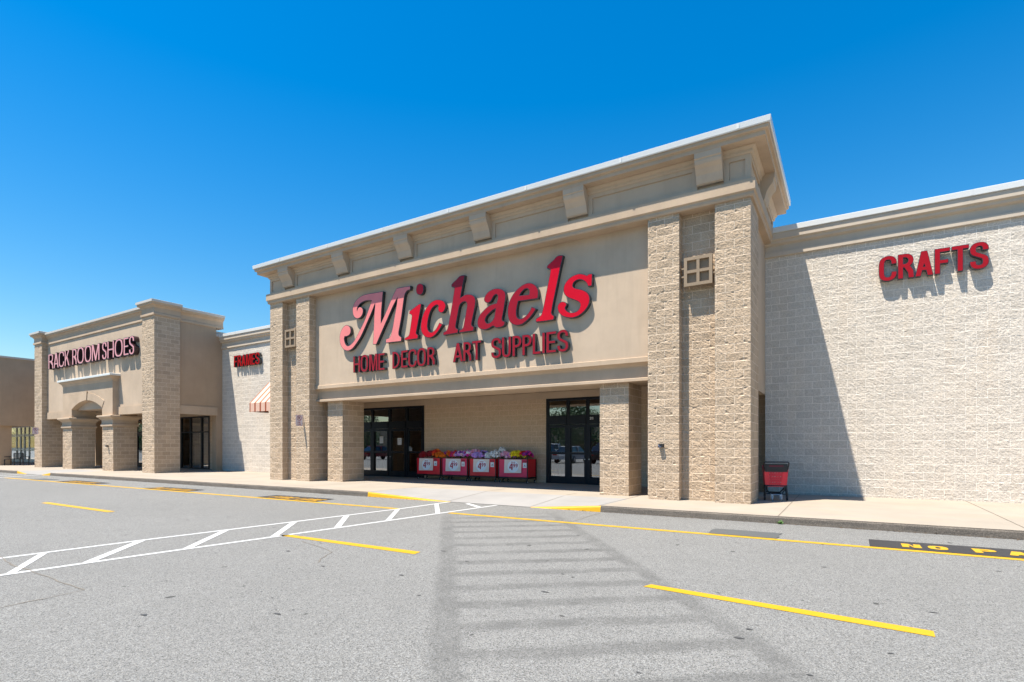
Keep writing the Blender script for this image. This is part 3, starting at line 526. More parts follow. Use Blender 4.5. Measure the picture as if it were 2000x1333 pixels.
 'a': [[[-9.433,5.937],[-9.434,5.961],[-9.429,5.987],[-9.419,6.013],[-9.405,6.04],[-9.385,6.068],[-9.361,6.096],[-9.334,6.123],[-9.304,6.147],[-9.274,6.165],[-9.242,6.18],[-9.209,6.193],[-9.175,6.203],[-9.14,6.212],[-9.103,6.219],[-9.067,6.224],[-9.03,6.226],[-8.993,6.225],[-8.957,6.221],[-8.921,6.215],[-8.886,6.207],[-8.853,6.197],[-8.821,6.185],[-8.79,6.171],[-8.762,6.155],[-8.735,6.136],[-8.711,6.114],[-8.69,6.091],[-8.673,6.067],[-8.661,6.042],[-8.653,6.016],[-8.649,5.988],[-8.647,5.959],[-8.648,5.93],[-8.652,5.9],[-8.657,5.866],[-8.664,5.828],[-8.672,5.781],[-8.68,5.731],[-8.69,5.678],[-8.7,5.624],[-8.711,5.571],[-8.722,5.519],[-8.733,5.468],[-8.744,5.421],[-8.756,5.378],[-8.766,5.34],[-8.775,5.306],[-8.779,5.277],[-8.768,5.241],[-8.744,5.22],[-8.711,5.206],[-8.673,5.197],[-8.675,5.169],[-8.679,5.142],[-8.683,5.116],[-8.691,5.094],[-8.72,5.067],[-8.739,5.058],[-8.762,5.051],[-8.79,5.045],[-8.822,5.04],[-8.854,5.037],[-8.886,5.035],[-8.916,5.034],[-8.944,5.034],[-8.97,5.035],[-8.994,5.04],[-9.013,5.05],[-9.029,5.062],[-9.057,5.085],[-9.078,5.101],[-9.103,5.106],[-9.122,5.101],[-9.143,5.092],[-9.167,5.082],[-9.194,5.071],[-9.224,5.06],[-9.256,5.049],[-9.289,5.04],[-9.322,5.032],[-9.354,5.028],[-9.386,5.027],[-9.418,5.028],[-9.451,5.032],[-9.486,5.039],[-9.52,5.05],[-9.552,5.062],[-9.582,5.077],[-9.606,5.093],[-9.626,5.111],[-9.643,5.131],[-9.657,5.155],[-9.669,5.184],[-9.677,5.215],[-9.683,5.248],[-9.685,5.281],[-9.683,5.312],[-9.677,5.342],[-9.669,5.372],[-9.657,5.401],[-9.643,5.43],[-9.626,5.458],[-9.606,5.486],[-9.582,5.514],[-9.553,5.541],[-9.521,5.568],[-9.487,5.593],[-9.451,5.619],[-9.416,5.645],[-9.38,5.67],[-9.342,5.693],[-9.304,5.714],[-9.264,5.731],[-9.223,5.746],[-9.181,5.758],[-9.139,5.767],[-9.098,5.773],[-9.057,5.777],[-9.017,5.78],[-8.976,5.782],[-8.966,5.811],[-8.956,5.841],[-8.948,5.869],[-8.94,5.897],[-8.934,5.924],[-8.93,5.949],[-8.928,5.972],[-8.931,5.993],[-8.954,6.022],[-8.985,6.046],[-9.006,6.042],[-9.027,6.037],[-9.047,6.03],[-9.066,6.021],[-9.081,6.006],[-9.094,5.987],[-9.107,5.968],[-9.121,5.946],[-9.137,5.923],[-9.155,5.899],[-9.174,5.877],[-9.194,5.858],[-9.216,5.845],[-9.238,5.835],[-9.261,5.83],[-9.285,5.828],[-9.309,5.831],[-9.333,5.838],[-9.356,5.848],[-9.377,5.861],[-9.396,5.877],[-9.412,5.895],[-9.425,5.915]],[[-9.012,5.614],[-9.033,5.609],[-9.055,5.604],[-9.078,5.597],[-9.103,5.588],[-9.133,5.573],[-9.166,5.554],[-9.198,5.534],[-9.23,5.514],[-9.259,5.495],[-9.285,5.476],[-9.309,5.457],[-9.331,5.436],[-9.35,5.413],[-9.367,5.39],[-9.379,5.367],[-9.387,5.344],[-9.388,5.323],[-9.385,5.303],[-9.378,5.284],[-9.368,5.266],[-9.356,5.249],[-9.341,5.234],[-9.323,5.222],[-9.304,5.213],[-9.283,5.21],[-9.26,5.212],[-9.236,5.216],[-9.212,5.224],[-9.188,5.235],[-9.164,5.248],[-9.142,5.264],[-9.121,5.281],[-9.104,5.298],[-9.09,5.316],[-9.077,5.336],[-9.066,5.358],[-9.058,5.384],[-9.051,5.413],[-9.045,5.443],[-9.039,5.475],[-9.032,5.509],[-9.025,5.543],[-9.019,5.578]]],
 'e': [[[-7.608,5.426],[-7.757,5.511],[-7.77,5.484],[-7.783,5.457],[-7.798,5.43],[-7.815,5.403],[-7.838,5.376],[-7.863,5.349],[-7.889,5.323],[-7.916,5.3],[-7.941,5.28],[-7.966,5.262],[-7.992,5.246],[-8.017,5.233],[-8.043,5.221],[-8.069,5.212],[-8.094,5.205],[-8.119,5.202],[-8.142,5.203],[-8.164,5.208],[-8.185,5.216],[-8.204,5.227],[-8.222,5.241],[-8.239,5.257],[-8.253,5.277],[-8.264,5.301],[-8.27,5.331],[-8.273,5.364],[-8.274,5.399],[-8.273,5.434],[-8.271,5.466],[-8.267,5.497],[-8.262,5.53],[-8.255,5.564],[-8.246,5.603],[-8.235,5.643],[-8.224,5.685],[-8.212,5.727],[-8.165,5.725],[-8.117,5.724],[-8.068,5.722],[-8.017,5.721],[-7.96,5.72],[-7.901,5.719],[-7.841,5.718],[-7.782,5.717],[-7.725,5.716],[-7.67,5.715],[-7.614,5.714],[-7.559,5.713],[-7.553,5.74],[-7.547,5.768],[-7.542,5.796],[-7.538,5.825],[-7.536,5.857],[-7.536,5.89],[-7.538,5.923],[-7.543,5.955],[-7.553,5.984],[-7.566,6.012],[-7.581,6.038],[-7.6,6.064],[-7.621,6.09],[-7.645,6.115],[-7.671,6.138],[-7.699,6.159],[-7.73,6.176],[-7.763,6.19],[-7.798,6.201],[-7.832,6.209],[-7.865,6.213],[-7.898,6.215],[-7.931,6.213],[-7.966,6.208],[-8.002,6.201],[-8.04,6.19],[-8.079,6.176],[-8.119,6.159],[-8.162,6.137],[-8.205,6.112],[-8.249,6.084],[-8.29,6.054],[-8.328,6.021],[-8.364,5.987],[-8.397,5.95],[-8.428,5.912],[-8.456,5.873],[-8.481,5.833],[-8.504,5.792],[-8.524,5.749],[-8.541,5.704],[-8.556,5.657],[-8.568,5.61],[-8.576,5.563],[-8.58,5.517],[-8.581,5.472],[-8.58,5.428],[-8.576,5.385],[-8.571,5.344],[-8.563,5.304],[-8.553,5.267],[-8.541,5.232],[-8.526,5.2],[-8.507,5.17],[-8.487,5.144],[-8.463,5.119],[-8.436,5.097],[-8.406,5.077],[-8.374,5.06],[-8.341,5.046],[-8.307,5.036],[-8.273,5.028],[-8.239,5.024],[-8.204,5.022],[-8.17,5.023],[-8.136,5.027],[-8.102,5.033],[-8.068,5.043],[-8.034,5.057],[-8.0,5.074],[-7.967,5.093],[-7.933,5.114],[-7.898,5.137],[-7.864,5.162],[-7.83,5.187],[-7.799,5.213],[-7.772,5.238],[-7.746,5.264],[-7.722,5.29],[-7.699,5.316],[-7.676,5.343],[-7.653,5.371],[-7.63,5.398]],[[-8.161,5.895],[-8.142,5.925],[-8.119,5.955],[-8.104,5.971],[-8.088,5.987],[-8.07,6.003],[-8.051,6.017],[-8.03,6.03],[-8.009,6.041],[-7.987,6.049],[-7.966,6.055],[-7.926,6.056],[-7.891,6.044],[-7.875,6.032],[-7.86,6.017],[-7.848,5.999],[-7.84,5.978],[-7.839,5.955],[-7.841,5.93],[-7.844,5.904],[-7.849,5.878],[-7.886,5.879],[-7.924,5.879],[-7.962,5.88],[-8.0,5.882],[-8.04,5.885],[-8.08,5.888],[-8.12,5.891]]],
 'l': [[[-7.25,6.597],[-7.231,6.615],[-7.205,6.633],[-7.177,6.651],[-7.148,6.669],[-7.12,6.687],[-7.092,6.704],[-7.065,6.721],[-7.038,6.739],[-7.014,6.759],[-6.991,6.779],[-6.969,6.797],[-6.947,6.812],[-6.925,6.82],[-6.903,6.824],[-6.881,6.825],[-6.857,6.824],[-6.831,6.821],[-6.804,6.817],[-6.777,6.812],[-6.749,6.807],[-6.757,6.77],[-6.766,6.733],[-6.775,6.694],[-6.785,6.653],[-6.797,6.61],[-6.81,6.563],[-6.824,6.512],[-6.839,6.453],[-6.856,6.382],[-6.874,6.304],[-6.892,6.223],[-6.911,6.141],[-6.929,6.062],[-6.947,5.984],[-6.966,5.906],[-6.984,5.829],[-7.003,5.751],[-7.022,5.674],[-7.04,5.601],[-7.057,5.531],[-7.071,5.466],[-7.083,5.406],[-7.094,5.353],[-7.102,5.309],[-7.108,5.281],[-7.112,5.263],[-7.111,5.237],[-7.097,5.207],[-7.075,5.183],[-7.05,5.166],[-7.024,5.152],[-7.047,5.042],[-7.118,5.04],[-7.19,5.038],[-7.261,5.036],[-7.333,5.036],[-7.406,5.038],[-7.479,5.04],[-7.552,5.044],[-7.625,5.047],[-7.615,5.145],[-7.591,5.154],[-7.567,5.163],[-7.544,5.173],[-7.521,5.183],[-7.5,5.195],[-7.479,5.207],[-7.461,5.222],[-7.445,5.239],[-7.434,5.256],[-7.425,5.277],[-7.417,5.301],[-7.408,5.333],[-7.396,5.375],[-7.382,5.424],[-7.367,5.479],[-7.352,5.539],[-7.336,5.606],[-7.32,5.677],[-7.304,5.751],[-7.287,5.825],[-7.27,5.898],[-7.254,5.971],[-7.238,6.041],[-7.222,6.11],[-7.206,6.176],[-7.192,6.238],[-7.178,6.295],[-7.167,6.346],[-7.16,6.385],[-7.155,6.417],[-7.151,6.446],[-7.148,6.474],[-7.175,6.492],[-7.203,6.508],[-7.231,6.518],[-7.259,6.525],[-7.26,6.561]]],
 's': [[[-5.865,6.144],[-5.892,6.148],[-5.918,6.151],[-5.943,6.153],[-5.966,6.153],[-5.999,6.14],[-6.026,6.123],[-6.048,6.135],[-6.071,6.148],[-6.095,6.16],[-6.12,6.171],[-6.148,6.182],[-6.178,6.192],[-6.209,6.201],[-6.24,6.207],[-6.27,6.21],[-6.299,6.21],[-6.329,6.207],[-6.361,6.203],[-6.395,6.197],[-6.431,6.188],[-6.466,6.177],[-6.501,6.163],[-6.534,6.146],[-6.566,6.126],[-6.597,6.103],[-6.625,6.079],[-6.652,6.053],[-6.676,6.025],[-6.697,5.995],[-6.714,5.965],[-6.726,5.934],[-6.734,5.903],[-6.739,5.871],[-6.74,5.84],[-6.739,5.81],[-6.734,5.781],[-6.726,5.752],[-6.714,5.724],[-6.698,5.697],[-6.678,5.671],[-6.654,5.646],[-6.625,5.622],[-6.589,5.599],[-6.55,5.577],[-6.508,5.556],[-6.466,5.536],[-6.423,5.516],[-6.382,5.496],[-6.343,5.476],[-6.309,5.458],[-6.284,5.441],[-6.265,5.425],[-6.251,5.409],[-6.24,5.393],[-6.229,5.358],[-6.231,5.32],[-6.237,5.297],[-6.247,5.274],[-6.259,5.252],[-6.274,5.231],[-6.292,5.214],[-6.313,5.2],[-6.335,5.188],[-6.361,5.179],[-6.39,5.173],[-6.421,5.169],[-6.452,5.169],[-6.483,5.171],[-6.512,5.176],[-6.539,5.185],[-6.564,5.196],[-6.589,5.209],[-6.613,5.226],[-6.635,5.245],[-6.654,5.265],[-6.669,5.284],[-6.681,5.314],[-6.678,5.341],[-6.661,5.367],[-6.642,5.393],[-6.636,5.421],[-6.642,5.449],[-6.663,5.475],[-6.696,5.496],[-6.717,5.505],[-6.739,5.511],[-6.762,5.516],[-6.785,5.517],[-6.807,5.514],[-6.828,5.508],[-6.848,5.5],[-6.866,5.488],[-6.883,5.473],[-6.898,5.455],[-6.911,5.435],[-6.92,5.414],[-6.925,5.391],[-6.926,5.367],[-6.925,5.342],[-6.92,5.317],[-6.913,5.291],[-6.903,5.265],[-6.89,5.239],[-6.875,5.214],[-6.857,5.189],[-6.836,5.166],[-6.812,5.143],[-6.785,5.122],[-6.753,5.103],[-6.718,5.085],[-6.681,5.07],[-6.642,5.056],[-6.602,5.044],[-6.562,5.035],[-6.522,5.028],[-6.483,5.023],[-6.447,5.022],[-6.412,5.023],[-6.378,5.027],[-6.344,5.034],[-6.309,5.044],[-6.273,5.056],[-6.239,5.071],[-6.205,5.088],[-6.173,5.106],[-6.143,5.127],[-6.113,5.15],[-6.085,5.175],[-6.056,5.204],[-6.029,5.234],[-6.004,5.267],[-5.983,5.302],[-5.966,5.339],[-5.954,5.377],[-5.945,5.416],[-5.941,5.453],[-5.941,5.487],[-5.946,5.52],[-5.954,5.551],[-5.966,5.581],[-5.982,5.61],[-6.002,5.638],[-6.024,5.664],[-6.051,5.688],[-6.082,5.71],[-6.115,5.729],[-6.15,5.747],[-6.188,5.764],[-6.228,5.779],[-6.269,5.793],[-6.308,5.807],[-6.344,5.819],[-6.373,5.83],[-6.396,5.841],[-6.416,5.853],[-6.431,5.865],[-6.448,5.896],[-6.448,5.931],[-6.443,5.95],[-6.434,5.969],[-6.421,5.987],[-6.405,6.004],[-6.384,6.018],[-6.361,6.029],[-6.335,6.038],[-6.309,6.044],[-6.283,6.046],[-6.257,6.045],[-6.231,6.042],[-6.205,6.035],[-6.178,6.024],[-6.151,6.011],[-6.126,5.996],[-6.102,5.979],[-6.082,5.962],[-6.064,5.944],[-6.048,5.925],[-6.034,5.905],[-6.024,5.885],[-6.015,5.864],[-6.007,5.842],[-6.0,5.821],[-5.882,5.816]]],
}

# ------------------------------------------------------------------ lettering
from mathutils.geometry import tessellate_polygon
def sup(cx, cy, rx, ry, e=2.6, n=36, a0=0, a1=2*math.pi):
    P = []
    for k in range(n):
        a = a0 + (a1-a0)*k/n; c, s = math.cos(a), math.sin(a)
        P.append((cx + rx*math.copysign(abs(c)**(2/e), c), cy + ry*math.copysign(abs(s)**(2/e), s)))
    return P
def stroke(path, sv, sh):
    """offset a skeleton by an upright ellipse: vertical stems sv wide, level strokes sh high"""
    L = []; Rr = []; n = len(path)
    for i in range(n):
        p = Vector(path[i]); d = Vector(path[min(i+1, n-1)]) - Vector(path[max(i-1, 0)]); d.normalize(); nn = Vector((-d.y, d.x))
        o_ = Vector((nn.x*sv/2, nn.y*sh/2)); L.append(tuple(p+o_)); Rr.append(tuple(p-o_))
    return L + Rr[::-1]
def spl(P, n=4):
    out = []
    for i in range(len(P)-1):
        p0 = Vector(P[max(i-1,0)]); p1 = Vector(P[i]); p2 = Vector(P[i+1]); p3 = Vector(P[min(i+2, len(P)-1)])
        for k in range(n):
            t = k/n
            out.append(tuple(0.5*((2*p1)+(p2-p0)*t+(2*p0-5*p1+4*p2-p3)*t*t+(3*p1-p0-3*p2+p3)*t**3)))
    return out + [tuple(P[-1])]
def bowl(x0, x1, y0, y1, r=None, n=10):
    """closed shape, straight on the left, round on the right"""
    h = (y1-y0)/2; cx = max(x0, x1 - min(h, (x1-x0)) * 0.95); rx = x1-cx
    return [(x0, y0)] + [(cx + rx*math.sin(a), (y0+y1)/2 - h*math.cos(a)) for a in [math.pi*k/n for k in range(n+1)]] + [(x0, y1)]
def glyph(ch, w, h, sv, sh):
    m = h/2
    if ch == 'H': return [[(0,0),(sv,0),(sv,m-sh/2),(w-sv,m-sh/2),(w-sv,0),(w,0),(w,h),(w-sv,h),(w-sv,m+sh/2),(sv,m+sh/2),(sv,h),(0,h)]]
    if ch in 'I1' and ch == 'I': return [[(0,0),(w,0),(w,h),(0,h)]]
    if ch == '1': return [[(w-sv,0),(w,0),(w,h),(w-sv*.8,h),(0,h*.8),(0,h*.68),(w-sv,h*.76)]]
    if ch == 'L': return [[(0,0),(w,0),(w,sh),(sv,sh),(sv,h),(0,h)]]
    if ch == 'T': return [[(w/2-sv/2,0),(w/2+sv/2,0),(w/2+sv/2,h-sh),(w,h-sh),(w,h),(0,h),(0,h-sh),(w/2-sv/2,h-sh)]]
    if ch == 'E': return [[(0,0),(w,0),(w,sh),(sv,sh),(sv,m-sh/2),(w*.92,m-sh/2),(w*.92,m+sh/2),(sv,m+sh/2),(sv,h-sh),(w,h-sh),(w,h),(0,h)]]
    if ch == 'F': return [[(0,0),(sv,0),(sv,m-sh*.7),(w*.9,m-sh*.7),(w*.9,m+sh*.3),(sv,m+sh*.3),(sv,h-sh),(w,h-sh),(w,h),(0,h)]]
    if ch == 'M': return [[(0,0),(sv,0),(sv,h*.72),(w/2-sv*.45,0),(w/2+sv*.45,0),(w-sv,h*.72),(w-sv,0),(w,0),(w,h),(w-sv*1.35,h),(w/2,h*.30),(sv*1.35,h),(0,h)]]
    if ch == 'N': return [[(0,0),(sv,0),(sv,h*.66),(w-sv*1.1,0),(w,0),(w,h),(w-sv,h),(w-sv,h*.34),(sv*1.1,h),(0,h)]]
    if ch == 'A':
        k = sv*1.05; yb = h*.22; yt = yb+sh
        f = lambda y: (w/2-sv*.5)*y/h
        a0 = f(yt)+k; b0 = w-a0
        q = [[(0,0),(k,0),(f(yb)+k,yb),(w-f(yb)-k,yb),(w-k,0),(w,0),(w/2+sv*.55,h),(w/2-sv*.55,h)]]
        ty = yt + (h-yt)*max(0.1, (w/2-a0)/(w/2-a0+sv*0.75))
        if b0 > a0: q.append([(a0,yt),(b0,yt),(w/2,min(ty,h*.86))])
        return q
    if ch == 'K': return [[(0,0),(sv,0),(sv,h*.33),(sv+(w-sv)*.22,h*.46),(w-sv*1.15,0),(w,0),(w*.50+sv*.25,h*.60),(w*.97,h),(w*.97-sv*1.15,h),(sv,h*.52),(sv,h),(0,h)]]
    if ch == 'O': return [sup(w/2,m,w/2,h/2), sup(w/2,m,w/2-sv,h/2-sh)]
    if ch == 'D': return [bowl(0,w,0,h), bowl(sv,w-sv,sh,h-sh)]
    if ch == 'P':
        o = bowl(0,w,h*.42,h); return [[(0,0),(sv,0),(sv,h*.42)] + o[1:], bowl(sv,w-sv,h*.42+sh,h-sh)]
    if ch == 'R':
        o = bowl(0,w*.97,h*.44,h)
        return [[(0,0),(sv,0),(sv,h*.44),(w*.38,h*.44),(w-sv*1.15,h*.22),(w-sv*1.05,0),(w,0),(w*.96,h*.30),(w*.78,h*.475)] + o[3:], bowl(sv,w*.97-sv,h*.44+sh,h-sh)]
    X = lambda u: sv/2 + (w-sv)*(u+1)/2
    Yf = lambda v: sh/2 + (h-sh)*v
    if ch == 'S':
        P = [(1,.72),(.95,.86),(.58,.975),(0,1),(-.6,.97),(-.97,.86),(-1,.74),(-.84,.625),(-.35,.55),(.35,.465),(.86,.385),(1,.265),(.97,.13),(.6,.03),(0,0),(-.6,.03),(-.96,.14),(-1,.28)]
        return [stroke(spl([(X(u),Yf(v)) for u,v in P]), sv, sh)]
    if ch == 'C':
        P = [(.98,.68),(.93,.84),(.58,.965),(0,1),(-.6,.955),(-.93,.82),(-1,.5),(-.93,.18),(-.6,.045),(0,0),(.58,.035),(.93,.16),(1,.33)]
        return [stroke(spl([(X(u),Yf(v)) for u,v in P]), sv, sh)]
    if ch == 'G':
        P = [(.98,.70),(.9,.86),(.55,.97),(0,1),(-.6,.955),(-.93,.82),(-1,.5),(-.93,.18),(-.6,.045),(0,0),(.58,.03),(.97,.14),(1,.44),(.3,.44)]
        return [stroke(spl([(X(u),Yf(v)) for u,v in P]), sv, sh)]
    if ch == 'U':
        P = [(-1,1.08),(-1,.7),(-1,.3),(-.85,.1),(-.45,.01),(0,0),(.45,.01),(.85,.1),(1,.3),(1,.7),(1,1.08)]
        return [[(x, min(y, h)) for x, y in stroke(spl([(X(u),Yf(v)) for u,v in P]), sv, sh)]]
    if ch == '2':
        P = [(-.95,.70),(-.85,.9),(-.3,1),(.4,.98),(.95,.84),(.9,.62),(.3,.4),(-.6,.18),(-.9,.0)]
        return [stroke(spl([(X(u),Yf(v)) for u,v in P]), sv, sh), [(0,0),(w,0),(w,sh),(0,sh)]][:1]
    if ch == '4': return [[(w*.62,0),(w*.62+sv,0),(w*.62+sv,h*.24),(w,h*.24),(w,h*.24+sh),(w*.62+sv,h*.24+sh),(w*.62+sv,h),(w*.55,h),(0,h*.24+sh),(0,h*.24),(w*.62,h*.24)], [(w*.62,h*.24+sh),(sv*.9,h*.24+sh),(w*.62,h*.74)]]
    if ch == '9': return [sup(w/2,h*.66,w/2,h*.34,2.3,24), sup(w/2,h*.66,w/2-sv,h*.34-sh,2.3,24)]
    raise KeyError(ch)
def area(P): return sum(P[i-1][0]*P[i][1] - P[i][0]*P[i-1][1] for i in range(len(P)))/2
def inset(cs, d):
    out = []
    for ci, P in enumerate(cs):
        sgn = 1 if (area(P) > 0) == (ci == 0) else -1
        Q = []; n = len(P)
        for i in range(n):
            a = Vector(P[i]) - Vector(P[i-1]); b = Vector(P[(i+1) % n]) - Vector(P[i])
            if a.length < 1e-7 or b.length < 1e-7: Q.append(P[i]); continue
            a.normalize(); b.normalize(); nn = Vector((-a.y-b.y, a.x+b.x))
            if nn.length < 1e-4: Q.append(P[i]); continue
            nn.normalize(); k = min(2.0, 1/max(.3, nn.dot(Vector((-a.y, a.x)))))
            Q.append((P[i][0] + sgn*nn.x*d*k, P[i][1] + sgn*nn.y*d*k))
        out.append(Q)
    return out
def plate(mb, cs, f, front=True, back=True, sides=True):
    """f(x, y, k): k=0 front face, k=1 back face"""
    tri = tessellate_polygon([[Vector((x, y, 0)) for x, y in c] for c in cs])
    pts = [p for c in cs for p in c]
    if front: mb.raw([f(x, y, 0) for x, y in pts], [tuple(t_) for t_ in tri])
    if back: mb.raw([f(x, y, 1) for x, y in pts], [tuple(t_) for t_ in tri])
    if sides:
        for c in cs:
            n = len(c)
            mb.raw([f(x, y, 0) for x, y in c] + [f(x, y, 1) for x, y in c], [(i, (i+1) % n, n+(i+1) % n, n+i) for i in range(n)])
M_return = plain('sign_return', (0.028, 0.030, 0.034), 0.22, 0.0, 0.6)
def facemat(name, c, rough=0.18, vary=0.10):
    m, t, p = new_mat(name); p.inputs['Roughness'].default_value = rough
    n = noise(t, scl(t, geo(t), (1.5, 1.5, 2.5)), 1.3, 3)
    t.links.new(mixc(t, n, (*shade(c, 1-vary), 1), (*shade(c, 1+vary), 1)), p.inputs['Base Color'])
    p.inputs['Specular IOR Level'].default_value = 0.22
    return m
M_red = facemat('red_acrylic', (0.50, 0.002, 0.012)); M_dred = facemat('aged_red_acrylic', (0.27, 0.006, 0.014)); M_pinkf = facemat('faded_pink_acrylic', (0.70, 0.20, 0.19))
M_mred = facemat('matt_red_acrylic', (0.25, 0.007, 0.014)); M_cred = facemat('dusty_red_acrylic', (0.32, 0.006, 0.010)); M_rose = facemat('faded_rose_acrylic', (0.66, 0.27, 0.28)); M_roset = plain('dark_red_trim', (0.30, 0.02, 0.03), 0.4)
def letter(parent, cs, yf, yw, mface, trim=0.014, mret=None):
    g = MB(); plate(g, cs, lambda x, y, k: (x, yf if k == 0 else yw, y)); l = g.build('letter', mret or M_return, parent)
    g = MB(); plate(g, inset(cs, trim), lambda x, y, k: (x, yf-0.005 if k == 0 else yf-0.001, y)); g.build('letter_face', mface, l); return l
def word_sign(name, label, group, spec, yf, yw, mface, svk, shk, trim=0.010, mret=None):
    x0 = min(s[1] for s in spec); x1 = max(s[2] for s in spec); z0 = min(s[4] for s in spec)
    t = thing(name, label, 'sign', ((x0+x1)/2, yf, z0), 0, group)
    for ch, a, b, zt, zb in spec:
        w_ = b-a; h_ = zt-zb; sv = min(svk*h_, w_*.44) if ch != 'I' else w_
        cs = [[(a+x, zb+y) for x, y in c] for c in glyph(ch, w_, h_, sv, shk*h_)]
        letter(t, cs, yf, yw, mface, trim, mret)
    return t
# painted words on the road
def road_words(words, z):
    g = MB()
    for s, x0, x1, y0, y1 in words:
        n = len(s); adv = (x1-x0)/n
        for i, ch in enumerate(s):
            if ch == ' ': continue
            wl = adv*.74 if ch != 'I' else .09; xo = x0 + adv*i + (0 if ch != 'I' else adv*.3)
            cs = glyph(ch, wl, y1-y0, .085, .085)
            if ch in 'OPRA' and len(cs) > 1: pass
            plate(g, cs, lambda x, y, k: (xo+x, y0+y, z), True, False, False)
    return g
g = road_words([('NO', .68, 1.30, 9.66, 9.98), ('PARKING', 1.50, 3.95, 9.67, 10.03)], 0.012)
struct('painted_road_words', g, M_pyel)
g = road_words([('FIRE', -14.15, -13.15, 9.50, 9.92), ('LANE', -13.0, -12.0, 9.50, 9.92), ('NO', -20.7, -20.0, 9.40, 9.80), ('PARKING', -19.9, -18.4, 9.42, 9.82), ('FIRE', -27.7, -26.6, 9.3, 9.72), ('LANE', -26.4, -25.2, 9.3, 9.72)], 0.012)
struct('worn_road_words', g, M_pyel2)

# ------------------------------------------------------------------ craft store building
PX = [(-19.81, -19.02), (-18.17, -17.39), (-4.285, -3.505), (-2.67, -1.885)]   # four tall pillars
PF = 13.43; ZT = 7.20
store = thing('craft_store', 'long beige block store with a tall corniced entrance tower and recessed glass doors', 'store', (-10.8, PF, 0.14))
for i, (a, b) in enumerate(PX):
    g = MB(); rock_panel(g, a, b, 0.10, ZT, PF, 14.70, 0.014 if a > -10 else 0.026, 11+i, 0.72, 0.12)
    g.build('pillar', [M_block], store, recalc=False)
for i, (a, b) in enumerate(((-19.02, -18.17), (-3.505, -2.67))):
    g = MB(); rock_panel(g, a-.0, b+.0, 0.10, ZT, 13.70, 13.9, 0.014 if a > -10 else 0.026, 31+i, 0.8, 0.05, (False, False))
    g.build('recessed_panel', [M_block], store, recalc=False)
def grille(x0, x1, z0, z1):
    g = MB(); y0, y1 = 13.47, 13.55; b = 0.075
    g.box(x0, x0+b, y0, y1, z0, z1).box(x1-b, x1, y0, y1, z0, z1).box(x0+b, x1-b, y0, y1, z1-b, z1).box(x0+b, x1-b, y0, y1, z0, z0+b)
    xm, zm = (x0+x1)/2, (z0+z1)/2; h = .035
    g.box(xm-h, xm+h, y0+.003, y1, z0+b, z1-b); g.box(x0+b, xm-h, y0+.005, y1, zm-h, zm+h).box(xm+h, x1-b, y0+.005, y1, zm-h, zm+h)
    f = g.build('square_grille', [M_orn], store)
    g = MB(); g.box(x0+.01, x1-.01, y1, 13.60, z0+.01, z1-.01); g.build('grille_backing', [M_orn], f)
    for zz in (z0+.25, z1-.25):
        for xa, xb in ((x0-.07, x0), (x1, x1+.07)): MB().box(xa, xb, 13.50, 13.54, zz-.02, zz+.02).build('grille_bracket', [M_orn], f)
grille(-3.40, -2.735, 5.37, 6.07); grille(-18.93, -18.27, 5.37, 6.07)
# sign wall and the moulded beam over the entrance
g = MB(); g.box(-17.39, -4.285, 13.73, 14.4, 3.79, ZT); g.build('sign_wall', [M_stucco], store)
g = MB(); g.prof_x([(14.95, 3.18), (13.745, 3.18), (13.745, 3.25), (13.765, 3.262), (13.835, 3.262), (13.845, 3.56), (13.82, 3.60), (13.76, 3.64), (13.70, 3.655), (13.685, 3.66), (13.685, 3.78), (13.70, 3.79), (14.95, 3.79)], -17.39, -4.285)
g.build('entrance_beam', [M_trim], store)
for a, b, s in ((-16.95, -16.12, 41), (-5.79, -4.965, 42)):
    g = MB(); rock_panel(g, a, b, 0.08, 3.18, 13.93, 14.98, 0.014 if a > -10 else 0.026, s, 0.72, 0.10)
    g.build('entrance_pier', [M_block], store, recalc=False)
# entablature round the tower
xl, xr, YB = PX[0][0], PX[3][1], 17.9
g = MB(); g.sweep_u([(-.6, ZT), (.05, ZT), (.07, 7.24), (.07, 7.30), (.11, 7.33), (.11, 7.58), (-.06, 7.60), (-.6, 7.60)], xl, xr, PF, YB); g.build('cornice_band', [M_trim], store)
g = MB(); g.sweep_u([(-.6, 7.60), (-.035, 7.60), (-.035, 8.36), (-.6, 8.36)], xl, xr, PF, YB)
fr = g.build('frieze', [M_stucco], store)
BR = [-18.55, -15.46, -12.42, -9.33, -6.21, -2.77]
g = MB()   # raised borders of the frieze panels
edges = [xl] + [v for b in BR for v in (b-.30, b+.30)] + [xr]
for a, b in zip(edges[::2], edges[1::2]):
    y0, y1 = PF-.005, PF+.036; pad = .12
    g.box(a, b, y0, y1, 7.60, 7.68).box(a, b, y0, y1, 8.10, 8.20).box(a, a+pad, y0, y1, 7.68, 8.10).box(b-pad, b, y0, y1, 7.68, 8.10)
for (a, b) in ((PF, 15.0), (15.6, 17.8)):
    for X0, X1 in ((xr-.036, xr+.005), (xl-.005, xl+.036)):
        g.box(X0, X1, a+.04, b, 7.60, 7.68).box(X0, X1, a+.04, b, 8.10, 8.20).box(X0, X1, a+.04, a+.14, 7.68, 8.10).box(X0, X1, b-.12, b, 7.68, 8.10)
g.build('frieze_panel_border', [M_stucco], fr)
g = MB(); g.sweep_u([(-.5, 8.20), (.02, 8.20), (.05, 8.23), (.05, 8.28), (.11, 8.33), (.11, 8.36), (-.5, 8.36)], xl, xr, PF, YB); g.build('bed_moulding', [M_stucco], store)
bprof = [(.03, 7.70), (.06, 7.69), (.10, 7.72), (.12, 7.78), (.15, 7.90), (.22, 8.02), (.29, 8.10), (.31, 8.16), (.31, 8.21), (.335, 8.225), (.335, 8.36), (-.03, 8.36), (-.03, 7.70)]
